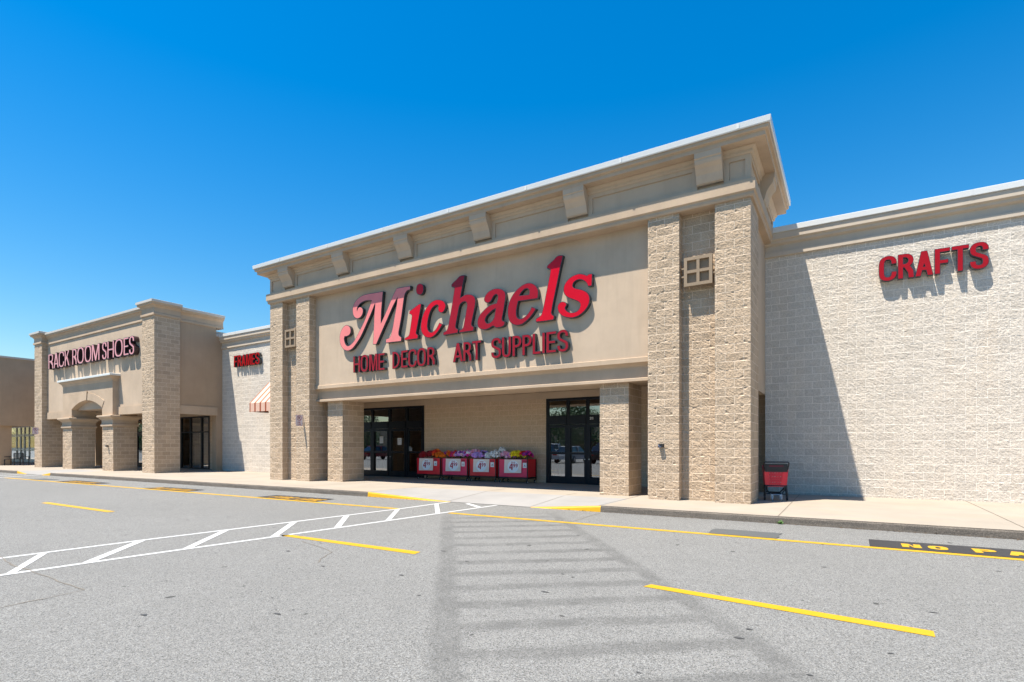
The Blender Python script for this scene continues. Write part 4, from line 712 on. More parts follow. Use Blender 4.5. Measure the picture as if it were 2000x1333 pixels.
for b in BR:
    g = MB(); g.prof_x([(PF-o, z) for o, z in bprof], b-.30, b+.30); g.build('bracket', [M_stucco], store)
for X, sg in ((xr, 1), (xl, -1)):
    g = MB(); g.prof_y([(X+sg*o, z) for o, z in bprof], 15.0, 15.6); g.build('bracket', [M_stucco], store)
g = MB(); g.sweep_u([(-.6, 8.36), (.345, 8.36), (.345, 8.46), (.36, 8.47), (.40, 8.475), (.415, 8.49), (.415, 8.575), (-.6, 8.575)], xl, xr, PF, YB); g.build('cornice', [M_trim], store)
g = MB(); g.sweep_u([(-.6, 8.575), (.425, 8.575), (.44, 8.56), (.46, 8.58), (.47, 8.70), (.44, 8.72), (-.6, 8.72)], xl, xr, PF, YB); 
for k in range(7):
    x = xl + 1.2 + k*2.75; g.box(x, x+.05, PF-.474, PF-.3, 8.582, 8.703)
g.build('roof_cap', [M_cap], store)
# tower flanks: smooth block return, stucco panel, low side opening
for X, sg in ((-2.0, 1), (-19.70, -1)):
    g = MB(); g.box(min(X, X-sg*.3), max(X, X-sg*.3), 14.70, 16.97, 2.95, ZT); g.build('flank_wall', [M_stucco], store)
g = MB(); g.box(-17.5, -4.1, 14.4, 16.9, 7.0, 7.19); g.build('tower_roof', [M_dark], store)
# covered walk: soffit and entrance wall
g = MB(); g.box(-19.6, -2.05, 14.95, 17.46, 3.62, 3.75); g.box(-17.39, -4.285, 14.2, 14.95, 3.8, 3.9); g.build('walk_ceiling', [M_stucco], store)
EW = 17.45
g = MB()
for a, b, z0, z1 in ((-19.75, -19.1, .1, 3.2), (-15.165, -9.335, .1, 3.2), (-6.1, -2.0, .1, 3.2)): MB().box(a, b, EW, EW+.3, z0, z1).build('entrance_wall', [M_smooth], store)
g = MB(); g.box(-19.75, -2.0, EW-.015, EW+.3, 3.2, 3.44).box(-19.75, -2.0, EW+.03, EW+.3, 3.44, 3.70); g.build('door_lintel', [M_stucco], store)
def storefront(parent, name, xs_, y, zh, mfr, doors=(), mul=0.085, header=True, label=None, sill=0.14, glass=None, midrail=1.22):
    """bays between xs_, z levels zh = (base, mid, header bottom, header top, top)"""
    z0, zb, zm, zt, z1 = zh
    g = MB(); h = mul/2; y0, y1 = y-.02, y+.08
    for x in xs_: g.box(x-h, x+h, y0, y1, z0, z1)
    for a, b in zip(xs_, xs_[1:]):
        g.box(a+h, b-h, y0+.002, y1, z1-.09, z1)
        if header: g.box(a+h, b-h, y0-.03, y1, zm, zt)
        else: g.box(a+h, b-h, y0+.002, y1, zm, zm+.07)
        g.box(a+h, b-h, y0+.002, y1, z0, z0+.06)
    fo = g.build(name, [mfr], parent, label=label)
    for i, (a, b) in enumerate(zip(xs_, xs_[1:])):
        zt_ = zt if header else zm+.07
        g = MB(); g.face([(a+h, y+.03, zt_), (b-h, y+.03, zt_), (b-h, y+.03, z1-.09), (a+h, y+.03, z1-.09)]); g.build('transom_pane', [glass or M_glass], fo, recalc=False)
        g = MB(); g.face([(a+h, y+.035, z0+.06), (b-h, y+.035, z0+.06), (b-h, y+.035, zm), (a+h, y+.035, zm)]); g.build('glass_pane', [glass or M_glass], fo, recalc=False)
        if i in doors or midrail:
            e = .065; g = MB(); yy0, yy1 = y-.035 if i in doors else y-.005, y+.03
            g.box(a+h, a+h+e, yy0, yy1, z0+.02, zm-.02).box(b-h-e, b-h, yy0, yy1, z0+.02, zm-.02)
            g.box(a+h+e, b-h-e, yy0, yy1, zm-.12, zm-.02).box(a+h+e, b-h-e, yy0, yy1, z0+.02, z0+.26)
            if midrail: g.box(a+h+e, b-h-e, yy0, yy1, midrail-.04, midrail+.04)
            if i in doors:
                sx = b-h-e*.5 if i % 2 == 1 else a+h+e*.5
                g.cur = 1; g.tube([(sx, yy0-.002, 1.02), (sx, yy0-.03, 1.02)], .018, 8)
            g.build('door_leaf' if i in doors else 'window_rail', [mfr, M_silver], fo)
    return fo
M_glassL = glass_mat('entrance_glass', 0.26)
storefront(store, 'entrance_doors', [-19.06, -18.23, -17.17, -16.16, -15.22], EW, (0.14, .4, 2.26, 2.57, 3.2), M_frame, (1, 2), 0.11, glass=M_glassL)
storefront(store, 'exit_doors', [-9.29, -8.47, -7.71, -6.95, -6.15], EW, (0.14, .4, 2.26, 2.57, 3.2), M_frame, (1, 2), 0.10, glass=M_glassL)
# street number on the exit header
g = MB(); x = -7.60
for ch, wd in (('2', .052), ('1', .024), ('1', .024)):
    cs = [[(x+a, 2.40+b) for a, b in c] for c in glyph(ch, wd, .09, .014, .014)]
    plate(g, cs, lambda a, b, k: (a, EW-.056 if k == 0 else EW-.05, b)); x += wd+.012
    if ch == '2': g.box(x-.012-wd, x-.012, EW-.056, EW-.05, 2.40, 2.414)
g.build('street_number', [M_white], store)
# dim shop inside
g = MB()
g.face([(-20, 17.6, .10), (-2, 17.6, .10), (-2, 34, .10), (-20, 34, .10)])
g.face([(-20, 34, .10), (-2, 34, .10), (-2, 34, 4), (-20, 34, 4)]); g.face([(-20, 17.8, .1), (-20, 34, .1), (-20, 34, 4), (-20, 17.8, 4)]); g.face([(-2, 17.8, .1), (-2, 34, .1), (-2, 34, 4), (-2, 17.8, 4)])
g.face([(-20, 17.6, 4.0), (-2, 17.6, 4.0), (-2, 34, 4.0), (-20, 34, 4.0)])
g.build('shop_interior', [M_dark], store, recalc=False)
for q in ((-19.9, -17.2, 21.2, 21.7, .1, 1.15), (-19, -17.4, 25, 25.6, .1, 1.9), (-16.7, -15.4, 22.5, 23.2, .1, 1.3), (-12, -9.5, 23, 23.6, .1, 1.7), (-9, -6.5, 26, 26.6, .1, 1.8)): MB().box(*q).build('shop_shelf', [M_intred], store)
for q in ((-19.7, -18.8, 19.6, 20.1, .1, 1.9), (-19.0, -18.2, 28, 28.4, .1, 2.3), (-14, -13, 20.5, 21, .1, 1.6), (-9.6, -9.3, 19, 21, .1, 2.2)): MB().box(*q).build('shop_display', [M_intlight], store)
for xx, yy in ((-18.2, 20), (-18.2, 24), (-10.2, 21), (-6.6, 20), (-6.6, 23)): MB().box(xx-.9, xx+.9, yy-.05, yy+.05, 3.86, 3.92).build('ceiling_tube', [M_tube], store)

# the two lower wings of the store
def wing(x0, x1, seed, res):
    g = MB(); xm = min(x1, 4.4); rock_panel(g, x0, xm, 0.10, 6.84, 16.96, 17.4, res, seed, 0.52, 0.0, (False, False))
    if xm < x1: rock_panel(g, xm, x1, 0.10, 6.84, 16.96, 17.4, 0.06, seed, 0.52, 0.0, (False, False))
    wv = g.build('wing_wall', [M_wblock], store, recalc=False)
    g = MB(); g.prof_x([(17.4, 6.82), (16.90, 6.82), (16.89, 6.83), (16.89, 6.95), (16.925, 6.955), (16.925, 7.13), (16.86, 7.16), (16.84, 7.17), (16.83, 7.24), (16.78, 7.26), (16.77, 7.27), (16.77, 7.43), (16.78, 7.44), (17.4, 7.44)], x0, x1); g.build('wing_cornice', [M_cream], wv)
    g = MB(); g.prof_x([(17.5, 7.44), (16.75, 7.44), (16.735, 7.45), (16.735, 7.585), (16.76, 7.60), (17.5, 7.60)], x0, x1)
    for k in range(int((x1-x0)/2.9)):
        x = x0 + 1.6 + k*2.9; g.box(x, x+.05, 16.731, 16.9, 7.455, 7.587)
    g.build('wing_cap', [M_cap], wv)
wing(-1.995, 8.5, 51, 0.015); wing(-29.32, -19.70, 52, 0.05)
# roof deck so the sun cannot get in behind the walls
g = MB(); g.box(-29.0, 8.5, 17.4, 45, 6.9, 7.1); g.box(-19.5, -2.2, 17.46, 17.9, 3.75, 7.0); g.build('roof_deck', [M_capgrey], store)

# ------------------------------------------------------------------ signs of the craft store
sg_ = thing('script_sign', 'huge red script name sign with a faded pink capital M over the entrance', 'sign', (-11, 13.6, 4.8))
LM = {'M': M_pinkf, 'i': M_red, 'dot': M_red, 'c': M_red, 'h': M_dred, 'a': M_dred, 'e': M_dred, 'l': M_red, 's': M_red}
for k_ in ('M', 'i', 'c', 'h', 'a', 'e', 'l', 's'):
    l = letter(sg_, SCRIPT[k_], 13.60, 13.725, LM[k_], 0.016)
    if k_ == 'M': l['label'] = 'faded pink capital M'
    if k_ == 'i':
        g = MB(); plate(g, SCRIPT['dot'], lambda x, y, k: (x, 13.60 if k == 0 else 13.725, y)); g.build('letter_dot', M_return, sg_)
        g = MB(); plate(g, inset(SCRIPT['dot'], .016), lambda x, y, k: (x, 13.595 if k == 0 else 13.599, y)); g.build('dot_face', M_red, sg_.children[-1])
word_sign('lettering_sign', 'small dark red capitals HOME DECOR under the script sign', 'store lettering', [('H',-15.175,-14.817,4.72,4.13),('O',-14.799,-14.415,4.73,4.12),('M',-14.371,-13.953,4.72,4.12),('E',-13.917,-13.609,4.71,4.12),('D',-13.251,-12.898,4.71,4.12),('E',-12.847,-12.545,4.71,4.12),('C',-12.53,-12.146,4.72,4.11),('O',-12.136,-11.746,4.72,4.11),('R',-11.694,-11.365,4.71,4.12)], 13.60, 13.725, M_mred, .155, .135)
word_sign('lettering_sign', 'small dark red capitals ART SUPPLIES under the right half of the script sign', 'store lettering', [('A',-10.636,-10.232,4.73,4.13),('R',-10.225,-9.903,4.73,4.13),('T',-9.888,-9.535,4.73,4.13),('S',-9.169,-8.81,4.74,4.12),('U',-8.785,-8.461,4.73,4.12),('P',-8.416,-8.097,4.73,4.12),('P',-8.076,-7.753,4.72,4.12),('L',-7.732,-7.458,4.72,4.12),('I',-7.416,-7.323,4.72,4.12),('E',-7.282,-6.966,4.72,4.12),('S',-6.935,-6.587,4.73,4.11)], 13.60, 13.725, M_mred, .155, .135)
word_sign('lettering_sign', 'bold red capitals CRAFTS on the pale wall right of the tower', 'store lettering', [('C',.686,1.07,6.33,5.69),('R',1.087,1.423,6.32,5.70),('A',1.436,1.805,6.32,5.70),('F',1.823,2.126,6.32,5.70),('T',2.15,2.481,6.32,5.70),('S',2.493,2.844,6.33,5.69)], 16.80, 16.93, M_cred, .185, .155)
word_sign('lettering_sign', 'red capitals FRAMES on the pale wall left of the tower above the awning', 'store lettering', [('F',-27.952,-27.64,6.32,5.71),('R',-27.60,-27.26,6.32,5.71),('A',-27.245,-26.889,6.32,5.71),('M',-26.854,-26.407,6.32,5.71),('E',-26.373,-26.06,6.32,5.71),('S',-26.03,-25.665,6.33,5.70)], 16.80, 16.93, M_cred, .185, .155)

# ------------------------------------------------------------------ striped awning on the left wing
aw = thing('striped_awning', 'cream fabric awning with thin rust stripes on the pale wall behind the tower', 'awning', (-23.2, 16.9, 3.1))
def striped(base):
    m, t, p = new_mat('striped_fabric'); p.inputs['Roughness'].default_value = 0.85; g_ = geo(t)
    sx = t.nodes.new('ShaderNodeSeparateXYZ'); t.links.new(g_, sx.inputs[0])
    fr_ = mathn(t, 'FRACT', mathn(t, 'DIVIDE', mathn(t, 'ADD', sx.outputs[0], 25.09), 0.425))
    t.links.new(mixc(t, mathn(t, 'LESS_THAN', fr_, 0.27), (*base, 1), (0.26, 0.05, 0.014, 1)), p.inputs['Base Color'])
    p.inputs['Subsurface Weight'].default_value = 0.0; return m
M_awn = striped((0.48, 0.40, 0.31)); M_awnv = striped((0.58, 0.38, 0.29))  # valance copy pinker: shade and light through the cloth put into its colour
ax0, ax1, ya, yb_ = -25.06, -21.4, 15.87, 16.9
g = MB(); g.face([(ax0, ya, 3.60), (ax1, ya, 3.60), (ax1, yb_, 4.72), (ax0, yb_, 4.72)]); g.face([(ax0, ya+.012, 3.59), (ax1, ya+.012, 3.59), (ax1, yb_, 4.70), (ax0, yb_, 4.70)])
g.build('canopy', [M_awn], aw, recalc=False)
g = MB(); g.box(ax0, ax1, ya-.004, ya+.008, 3.17, 3.60); g.build('valance', [M_awnv], aw)
g = MB(); g.face([(ax0+.003, ya, 3.17), (ax0+.003, yb_, 3.17), (ax0+.003, yb_, 4.70), (ax0+.003, ya, 3.59)]); g.face([(ax1-.003, ya, 3.17), (ax1-.003, yb_, 3.17), (ax1-.003, yb_, 4.70), (ax1-.003, ya, 3.59)]); g.build('side_panel', [M_awnv], aw, recalc=False)
g = MB()
for x in (ax0+.02, ax1-.02): g.tube([(x, ya+.03, 3.2), (x, yb_, 3.2)], .015).tube([(x, ya+.03, 3.58), (x, yb_, 4.68)], .015)
g.tube([(ax0+.02, ya+.03, 3.2), (ax1-.02, ya+.03, 3.2)], .015); g.build('awning_frame', [M_silver], aw)

# ------------------------------------------------------------------ shoe store building
shoe = thing('shoe_store', 'tan stucco shoe store with block corner pillars and an arched portico', 'store', (-36.9, 13.46, 0.14))
S0, S1 = -44.60, -29.20
for i, (a, b) in enumerate(((S0, -43.40), (-30.42, S1))):
    g = MB(); rock_panel(g, a, b, 0.10, 8.05, 13.46, 14.68, 0.04, 61+i, 1.0, 0.15); g.build('corner_pillar', [M_block], shoe, recalc=False)
g = MB(); g.box(-43.40, -30.42, 13.75, 14.1, 3.60, 8.0); g.build('front_wall', [M_stucco], shoe)
for q in ((-43.35, -40.17), (-33.67, -30.45)): MB().box(q[0], q[1], 13.69, 14.1, 3.19, 3.61).build('lower_band', [M_trim], shoe)
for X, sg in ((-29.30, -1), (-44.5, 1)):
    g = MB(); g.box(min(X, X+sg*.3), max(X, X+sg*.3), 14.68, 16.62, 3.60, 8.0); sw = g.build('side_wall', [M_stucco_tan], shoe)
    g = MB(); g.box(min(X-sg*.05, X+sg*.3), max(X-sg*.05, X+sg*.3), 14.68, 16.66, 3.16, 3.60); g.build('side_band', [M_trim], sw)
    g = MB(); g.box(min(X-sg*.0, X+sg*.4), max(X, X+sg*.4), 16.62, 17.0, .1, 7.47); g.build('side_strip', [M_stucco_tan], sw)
    g = MB(); g.box(min(X-sg*.06, X+sg*.3), max(X-sg*.06, X+sg*.3), 16.60, 16.98, 7.47, 7.60); g.build('strip_cap', [M_capgrey], sw)
cp = [(-.5, 7.93), (.05, 7.93), (.06, 7.94), (.06, 8.04), (.02, 8.06), (.02, 8.30), (.06, 8.34), (.09, 8.40), (.15, 8.42), (.17, 8.43), (.17, 8.52), (-.5, 8.52)]
cc = [(-.5, 8.52), (.20, 8.52), (.22, 8.53), (.22, 8.64), (.20, 8.65), (-.5, 8.65)]
g = MB(); g.sweep_u(cp, S0+.12, S1-.12, 13.75, 17.0); g.build('cornice', [M_trim], shoe)
g = MB(); g.sweep_u(cc, S0+.12, S1-.12, 13.75, 17.0); g.build('roof_cap', [M_capgrey], shoe)
up = .07
for a, b in ((S0, -43.40), (-30.42, S1)):
    g = MB(); g.sweep_u([(o, z+up+(.02 if z > 8.05 else .0)) for o, z in cp], a, b, 13.46, 14.70); g.build('pillar_cornice', [M_trim], shoe)
    g = MB(); g.sweep_u([(o, z+up+.02) for o, z in cc], a, b, 13.46, 14.70); g.build('pillar_cap', [M_capgrey], shoe)
# arched portico
A0, A1 = -40.16, -33.68; AY = 13.46
cx, half, zs, za = (A0+A1)/2, 1.99, 3.42, 4.10
def arcx(hw, z0_, z1_, n=20):
    rr = ((hw*hw) + (z1_-z0_)**2) / (2*(z1_-z0_)); cz = z1_-rr; an = math.asin(min(1, hw/rr))
    return [(cx + rr*math.sin(-an + 2*an*k/n), cz + rr*math.cos(-an + 2*an*k/n)) for k in range(n+1)]
ar = arcx(half, 3.62, za)
g = MB()
face_l = [(A0, 3.16), (cx-half, 3.16)] + ar + [(cx+half, 3.16), (A1, 3.16), (A1, 5.02), (A0, 5.02)]
plate(g, [face_l], lambda x, y, k: (x, AY if k == 0 else AY+1.2, y))
po = g.build('portico', [M_trim], shoe)
ao = arcx(half+.28, 3.98, za+.40)
g = MB(); ring = [(x, z) for x, z in ar] + [(x, z) for x, z in ao][::-1]
plate(g, [ring], lambda x, y, k: (x, AY-.022 if k == 0 else AY, y)); g.build('arch_surround', [M_trim], po)
g = MB(); g.prof_y([(cx-.16, za+.0), (cx+.12, za), (cx+.20, za+.52), (cx-.22, za+.52)], AY-.06, AY-.02); g.build('keystone', [M_trim], po)
pc = [(-.4, 5.02), (.0, 5.02), (.02, 5.06), (.05, 5.14), (.10, 5.20), (.15, 5.23), (.16, 5.28), (.19, 5.29), (-.4, 5.29)]
g = MB(); g.sweep_u(pc, A0, A1, AY, 13.80); g.build('portico_cornice', [M_trim], po)
g = MB(); g.sweep_u([(-.4, 5.29), (.205, 5.29), (.215, 5.30), (.215, 5.39), (.19, 5.41), (-.4, 5.44)], A0, A1, AY, 13.80); g.build('portico_cap', [M_cap], po)
for i, (a, b) in enumerate(((-40.19, -38.88), (-34.88, -33.61))):
    g = MB(); rock_panel(g, a, b, 0.10, 2.60, 13.46, 14.62, 0.04, 71+i, 1.0, 0.15); g.build('portico_pier', [M_block], shoe, recalc=False)
    q = MB(); prof = [(-.3, 2.56), (.05, 2.56), (.07, 2.58), (.07, 2.69), (.03, 2.71), (.03, 2.90), (.07, 2.95), (.14, 3.02), (.20, 3.06), (.21, 3.08), (.21, 3.14), (.18, 3.16), (-.3, 3.16)]
    n_ = len(prof); loop = [(a, 13.46), (b, 13.46), (b, 14.62), (a, 14.62)]; vs = []
    for (X, Y), (ox, oy) in zip(loop, ((-1,-1),(1,-1),(1,1),(-1,1))): vs += [(X+ox*o, Y+oy*o, z) for o, z in prof]
    fs = [(k*n_+i_, k*n_+(i_+1) % n_, ((k+1) % 4)*n_+(i_+1) % n_, ((k+1) % 4)*n_+i_) for k in range(4) for i_ in range(n_)]
    q.raw(vs, fs); q.build('pier_capital', [M_trim], shoe)
g = MB(); g.box(-43.4, -29.4, 14.1, 17.46, 3.60, 3.72); g.build('walk_ceiling', [M_stucco], shoe)
for a, b in ((-44.3, -40.2), (-37.2, -34.62), (-31.46, -29.25)): MB().box(a, b, 17.45, 17.7, .1, 3.25).build('entrance_wall', [M_smooth], shoe)
MB().box(-44.3, -29.25, 17.44, 17.7, 3.25, 3.62).build('door_lintel', [M_stucco], shoe)
storefront(shoe, 'display_window', [-34.58, -33.52, -32.30, -31.50], 17.45, (0.14, .4, 2.28, 2.40, 3.25), M_frame, (), 0.13, header=False, midrail=None)
storefront(shoe, 'shop_doors', [-40.16, -39.18, -38.2, -37.24], 17.45, (0.14, .4, 2.28, 2.45, 3.25), M_frame, (1,), 0.10)
g = MB(); g.face([(-44, 18, .1), (-29.4, 18, .1), (-29.4, 26, .1), (-44, 26, .1)]); g.face([(-44, 26, .1), (-29.4, 26, .1), (-29.4, 26, 3.7), (-44, 26, 3.7)]); g.face([(-44, 17.7, 3.7), (-29.4, 17.7, 3.7), (-29.4, 26, 3.7), (-44, 26, 3.7)])
g.face([(-29.4, 17.7, .1), (-29.4, 26, .1), (-29.4, 26, 3.7), (-29.4, 17.7, 3.7)]); g.face([(-44, 17.7, .1), (-44, 26, .1), (-44, 26, 3.7), (-44, 17.7, 3.7)]); g.build('shop_interior', [M_dark], shoe, recalc=False)
for q in ((-34.3, -33.6, 18.4, 18.7, .1, 2.4), (-36, -35.2, 19, 19.4, .1, 1.6), (-39.5, -38.6, 19.5, 20, .1, 1.9)): MB().box(*q).build('shop_display', [M_intlight], shoe)
g = MB(); g.box(-44.2, -29.5, 14.2, 45, 7.6, 7.8); g.build('roof_deck', [M_capgrey], shoe)
word_sign('lettering_sign', 'faded rose capitals on deep dark sides above the arched portico', 'store lettering', [('R',-42.47,-41.721,7.22,6.28),('A',-41.683,-40.90,7.24,6.28),('C',-40.90,-40.086,7.24,6.27),('K',-40.013,-39.321,7.22,6.28),('R',-38.948,-38.31,7.22,6.28),('O',-38.27,-37.351,7.24,6.26),('O',-37.262,-36.375,7.24,6.26),('M',-36.325,-35.338,7.22,6.27),('S',-35.031,-34.476,7.22,6.25),('H',-34.396,-33.601,7.21,6.26),('O',-33.543,-32.595,7.22,6.25),('E',-32.519,-31.949,7.20,6.26),('S',-31.912,-31.345,7.22,6.24)], 13.50, 13.745, M_rose, .175, .115, 0.026, plain('dark_maroon_return', (0.035, 0.014, 0.018), 0.3))

# ------------------------------------------------------------------ plain building at the far left
farb = thing('shop_building', 'plain tan flat-roofed shop block at the far left beyond the shoe store', 'store', (-55, 13.3, 0.14))
FX = -50.0
g = MB(); g.box(FX-.3, FX, 13.2, 17.4, 2.92, 7.66).box(-75, FX-.3, 13.2, 13.5, 2.92, 7.66); g.build('overhang_wall', [M_stucco_tan], farb)
g = MB(); g.box(FX-.35, FX+.05, 13.15, 17.4, 7.66, 7.78).box(-75, FX-.35, 13.15, 13.55, 7.66, 7.78); g.build('roof_cap', [M_capgrey], farb)
g = MB(); g.box(FX-.9, FX-.25, 13.25, 13.9, .1, 2.93); g.build('corner_post', [M_stucco_tan], farb)
g = MB(); g.box(-75, FX-.3, 13.5, 17.5, 3.4, 3.5); g.build('walk_ceiling', [M_stucco_tan], farb)
for q in ((-75, -65.1, 17.5, 17.8, .1, 3.4), (-54.9, -50, 17.5, 17.8, .1, 3.4), (-65.1, -54.9, 17.49, 17.8, 3.2, 3.4)): MB().box(*q).build('back_wall', [M_stucco_tan], farb)
g = MB(); g.box(-50, -44.4, 17.2, 17.5, .1, 7.5); g.build('link_wall', [M_stucco_tan], farb)
storefront(farb, 'glass_front', [-65.05, -63.6, -62.1, -61.1, -60.2, -59.2, -57.2, -55.0], 17.5, (0.14, .4, 2.45, 2.55, 3.2), M_silver, (2, 3), 0.10, header=False)
g = MB(); g.face([(-65, 22, .1), (-54, 22, .1), (-54, 22, 3.4), (-65, 22, 3.4)]); g.face([(-65, 17.8, 3.4), (-54, 17.8, 3.4), (-54, 22, 3.4), (-65, 22, 3.4)]); g.face([(-65, 17.8, .1), (-54, 17.8, .1), (-54, 22, .1), (-65, 22, .1)]); g.build('shop_interior', [M_dark], farb, recalc=False)
g = MB(); g.box(-75, -44.4, 17.8, 40, 7.2, 7.4); g.build('roof_deck', [M_capgrey], farb)

# ------------------------------------------------------------------ flower bins by the entrance
M_bin = plain('red_bin_panel', (0.82, 0.010, 0.026), 0.35, vary=0.12, vscale=3)
M_binp = plain('pinkish_bin_panel', (0.80, 0.022, 0.10), 0.35, vary=0.12, vscale=3)
M_sale = plain('price_card', (0.86, 0.72, 0.62), 0.6); M_rnd = plain('price_disc', (0.88, 0.88, 0.90), 0.5); M_num = plain('price_red', (0.42, 0.008, 0.04), 0.5)
BINS = [(-14.94, -13.69), (-13.62, -12.36), (-12.28, -11.06), (-10.95, -9.70)]
BYF, BYB = 16.72, 17.36
ORD = ['leftmost of the four, nearest the entrance doors', 'second from the left in the row of four', 'third from the left in the row of four', 'rightmost of the four, nearest the exit doors']
def make_bin(k, a, b):
    t = thing('flower_bin', 'red flower bin on castors, ' + ORD[k], 'bin', ((a+b)/2, BYF, 0.14), 0, 'red flower bins between the doors')
    pm = M_bin if k % 2 == 0 else M_binp; z0, z1 = .36, 1.0
    g = MB(); g.box(a+.03, b-.03, BYF, BYF+.02, z0, z1); g.build('front_panel', [pm], t)
    g = MB(); g.box(a+.03, b-.03, BYB-.02, BYB, z0, z1).box(a+.02, a+.04, BYF+.02, BYB-.02, z0, z1).box(b-.04, b-.02, BYF+.02, BYB-.02, z0, z1); g.build('side_panel', [M_bin], t)
    g = MB(); g.box(a+.04, b-.04, BYF+.02, BYB-.02, .60, .63); g.build('tray', [M_black], t)
    g = MB()
    for x in (a+.012, b-.012):
        for y in (BYF-.005, BYB-.02): g.box(x-.014, x+.014, y-.01, y+.018, .245, z1+.015)
    g.box(a, b, BYF-.012, BYF+.008, .30, .335).box(a, b, BYB-.02, BYB, .30, .335).box(a, a+.025, BYF+.008, BYB-.02, .30, .335).box(b-.025, b, BYF+.008, BYB-.02, .30, .335)
    g.box(a+.026, b-.026, BYF-.008, BYF+.006, z1, z1+.014); g.build('bin_frame', [M_black], t)
    for x in (a+.05, b-.05):
        for y in (BYF+.03, BYB-.05):
            g = MB(); g.cur = 0; g.disc_wheel((x, y, .188), .047, .03, 'x', 14); g.cur = 1; g.box(x-.022, x+.022, y-.02, y+.02, .235, .25).box(x-.024, x-.017, y-.02, y+.02, .18, .24).box(x+.017, x+.024, y-.02, y+.02, .18, .24)
            g.cur = 2; g.disc_wheel((x, y, .188), .022, .05, 'x', 10)
            g.build('castor', [M_black, M_black, M_white], t)
    return t
def price_sign(k, a, b):
    xs0 = a + (b-a)*.14; xs1 = xs0 + .74; z1 = .99; z0 = .50
    xs0 = a + [.16, .20, .20, .25][k]*(b-a)-.04; xs1 = xs0+.73
    tl = -.02 + .02*k
    t = thing('price_sign', '4.99 price card hung on the ' + ['leftmost', 'second', 'third', 'rightmost'][k] + ' red flower bin', 'sign', ((xs0+xs1)/2, BYF-.02, z0), 0, 'price cards on the flower bins')
    f = lambda x, z, d: (x, BYF-.018-d-(z1-z)*.05, z)
    g = MB(); g.face([f(xs0, z0, 0), f(xs1, z0+.012, 0), f(xs1, z1, 0), f(xs0, z1, 0)]); g.face([f(xs0, z0, -.004), f(xs1, z0+.012, -.004), f(xs1, z1, -.004), f(xs0, z1, -.004)]); g.build('card', [M_sale], t, recalc=False)
    cxx, czz = (xs0+xs1)/2+.02, (z0+z1)/2
    g = MB(); g.face([f(x, z, .003) for x, z in sup(cxx, czz, .235, .215, 2, 32)]); g.build('disc', [M_rnd], t, recalc=False)
    g = MB(); plate(g, [[(cxx-.165+x, czz-.135+y) for x, y in c] for c in glyph('4', .15, .235, .05, .045)], lambda x, y, k_: f(x, y, .006), True, False, False)
    for i, dx in enumerate((.0, .105)):
        cs = glyph('9', .088, .13, .026, .026)
        plate(g, [[(cxx+.0+dx+x, czz-.03+y) for x, y in c] for c in cs], lambda x, y, k_: f(x, y, .006), True, False, False)
        pth = [(cxx+dx+.076, czz+.055), (cxx+dx+.072, czz+.01), (cxx+dx+.052, czz-.018), (cxx+dx+.012, czz-.02)]
        plate(g, [stroke(spl(pth), .024, .024)], lambda x, y, k_: f(x, y, .0065), True, False, False)
    # the small word above the price
    xw = cxx-.085
    for ch, wd in (('S', .034), ('A', .038), ('L', .028), ('E', .03)):
        plate(g, [[(xw+x, czz+.125+y) for x, y in c] for c in glyph(ch, wd, .045, .011, .010)], lambda x, y, k_: f(x, y, .006), True, False, False); xw += wd+.012
    g.build('price_figures', [M_num], t, recalc=False)
    return xs1
def price_tag(k, x):
    t = thing('price_tag', 'small white ticket with a red heading right of the ' + ['leftmost', 'second', 'third', 'rightmost'][k] + ' price card', 'ticket', (x+.08, BYF-.02, .70), 0, 'small tickets on the flower bins')
    y = BYF-.012
    g = MB(); g.box(x, x+.16, y-.003, y, .70, .88); g.build('ticket', [M_paper], t)
    g = MB(); g.box(x+.005, x+.155, y-.004, y-.001, .885, .96); g.build('heading', [M_num], t)
    g = MB(); g.box(x+.055, x+.105, y-.0045, y-.003, .775, .80).box(x+.03, x+.13, y-.0045, y-.003, .745, .755); g.build('print', [M_ink], t)
for k, (a, b) in enumerate(BINS):
    make_bin(k, a, b); xe = price_sign(k, a, b); price_tag(k, xe + [.03, .03, .05, .05][k])
M_leaf = plain('silk_leaf', (0.03, 0.09, 0.025), 0.6, vary=0.4, vscale=20)
FLW = {}
def fmat(n, c):
    if n not in FLW: FLW[n] = plain(n.replace(' ', '_') + '_petals', c, 0.55, vary=0.22, vscale=30)
    return FLW[n]
FC = {'deep red': (0.405, 0.008, 0.016), 'dark crimson': (0.270, 0.008, 0.019), 'orange': (0.850, 0.216, 0.011), 'red orange': (0.837, 0.061, 0.014), 'violet': (0.270, 0.027, 0.351), 'lilac': (0.702, 0.324, 0.810), 'magenta': (0.743, 0.027, 0.297), 'pale pink': (0.850, 0.567, 0.702), 'lavender': (0.540, 0.378, 0.810), 'white': (0.850, 0.850, 0.850), 'cool white': (0.837, 0.850, 0.850), 'dusty pink': (0.837, 0.351, 0.513), 'yellow': (0.850, 0.675, 0.011), 'scarlet': (0.810, 0.014, 0.020), 'purple': (0.297, 0.027, 0.324)}
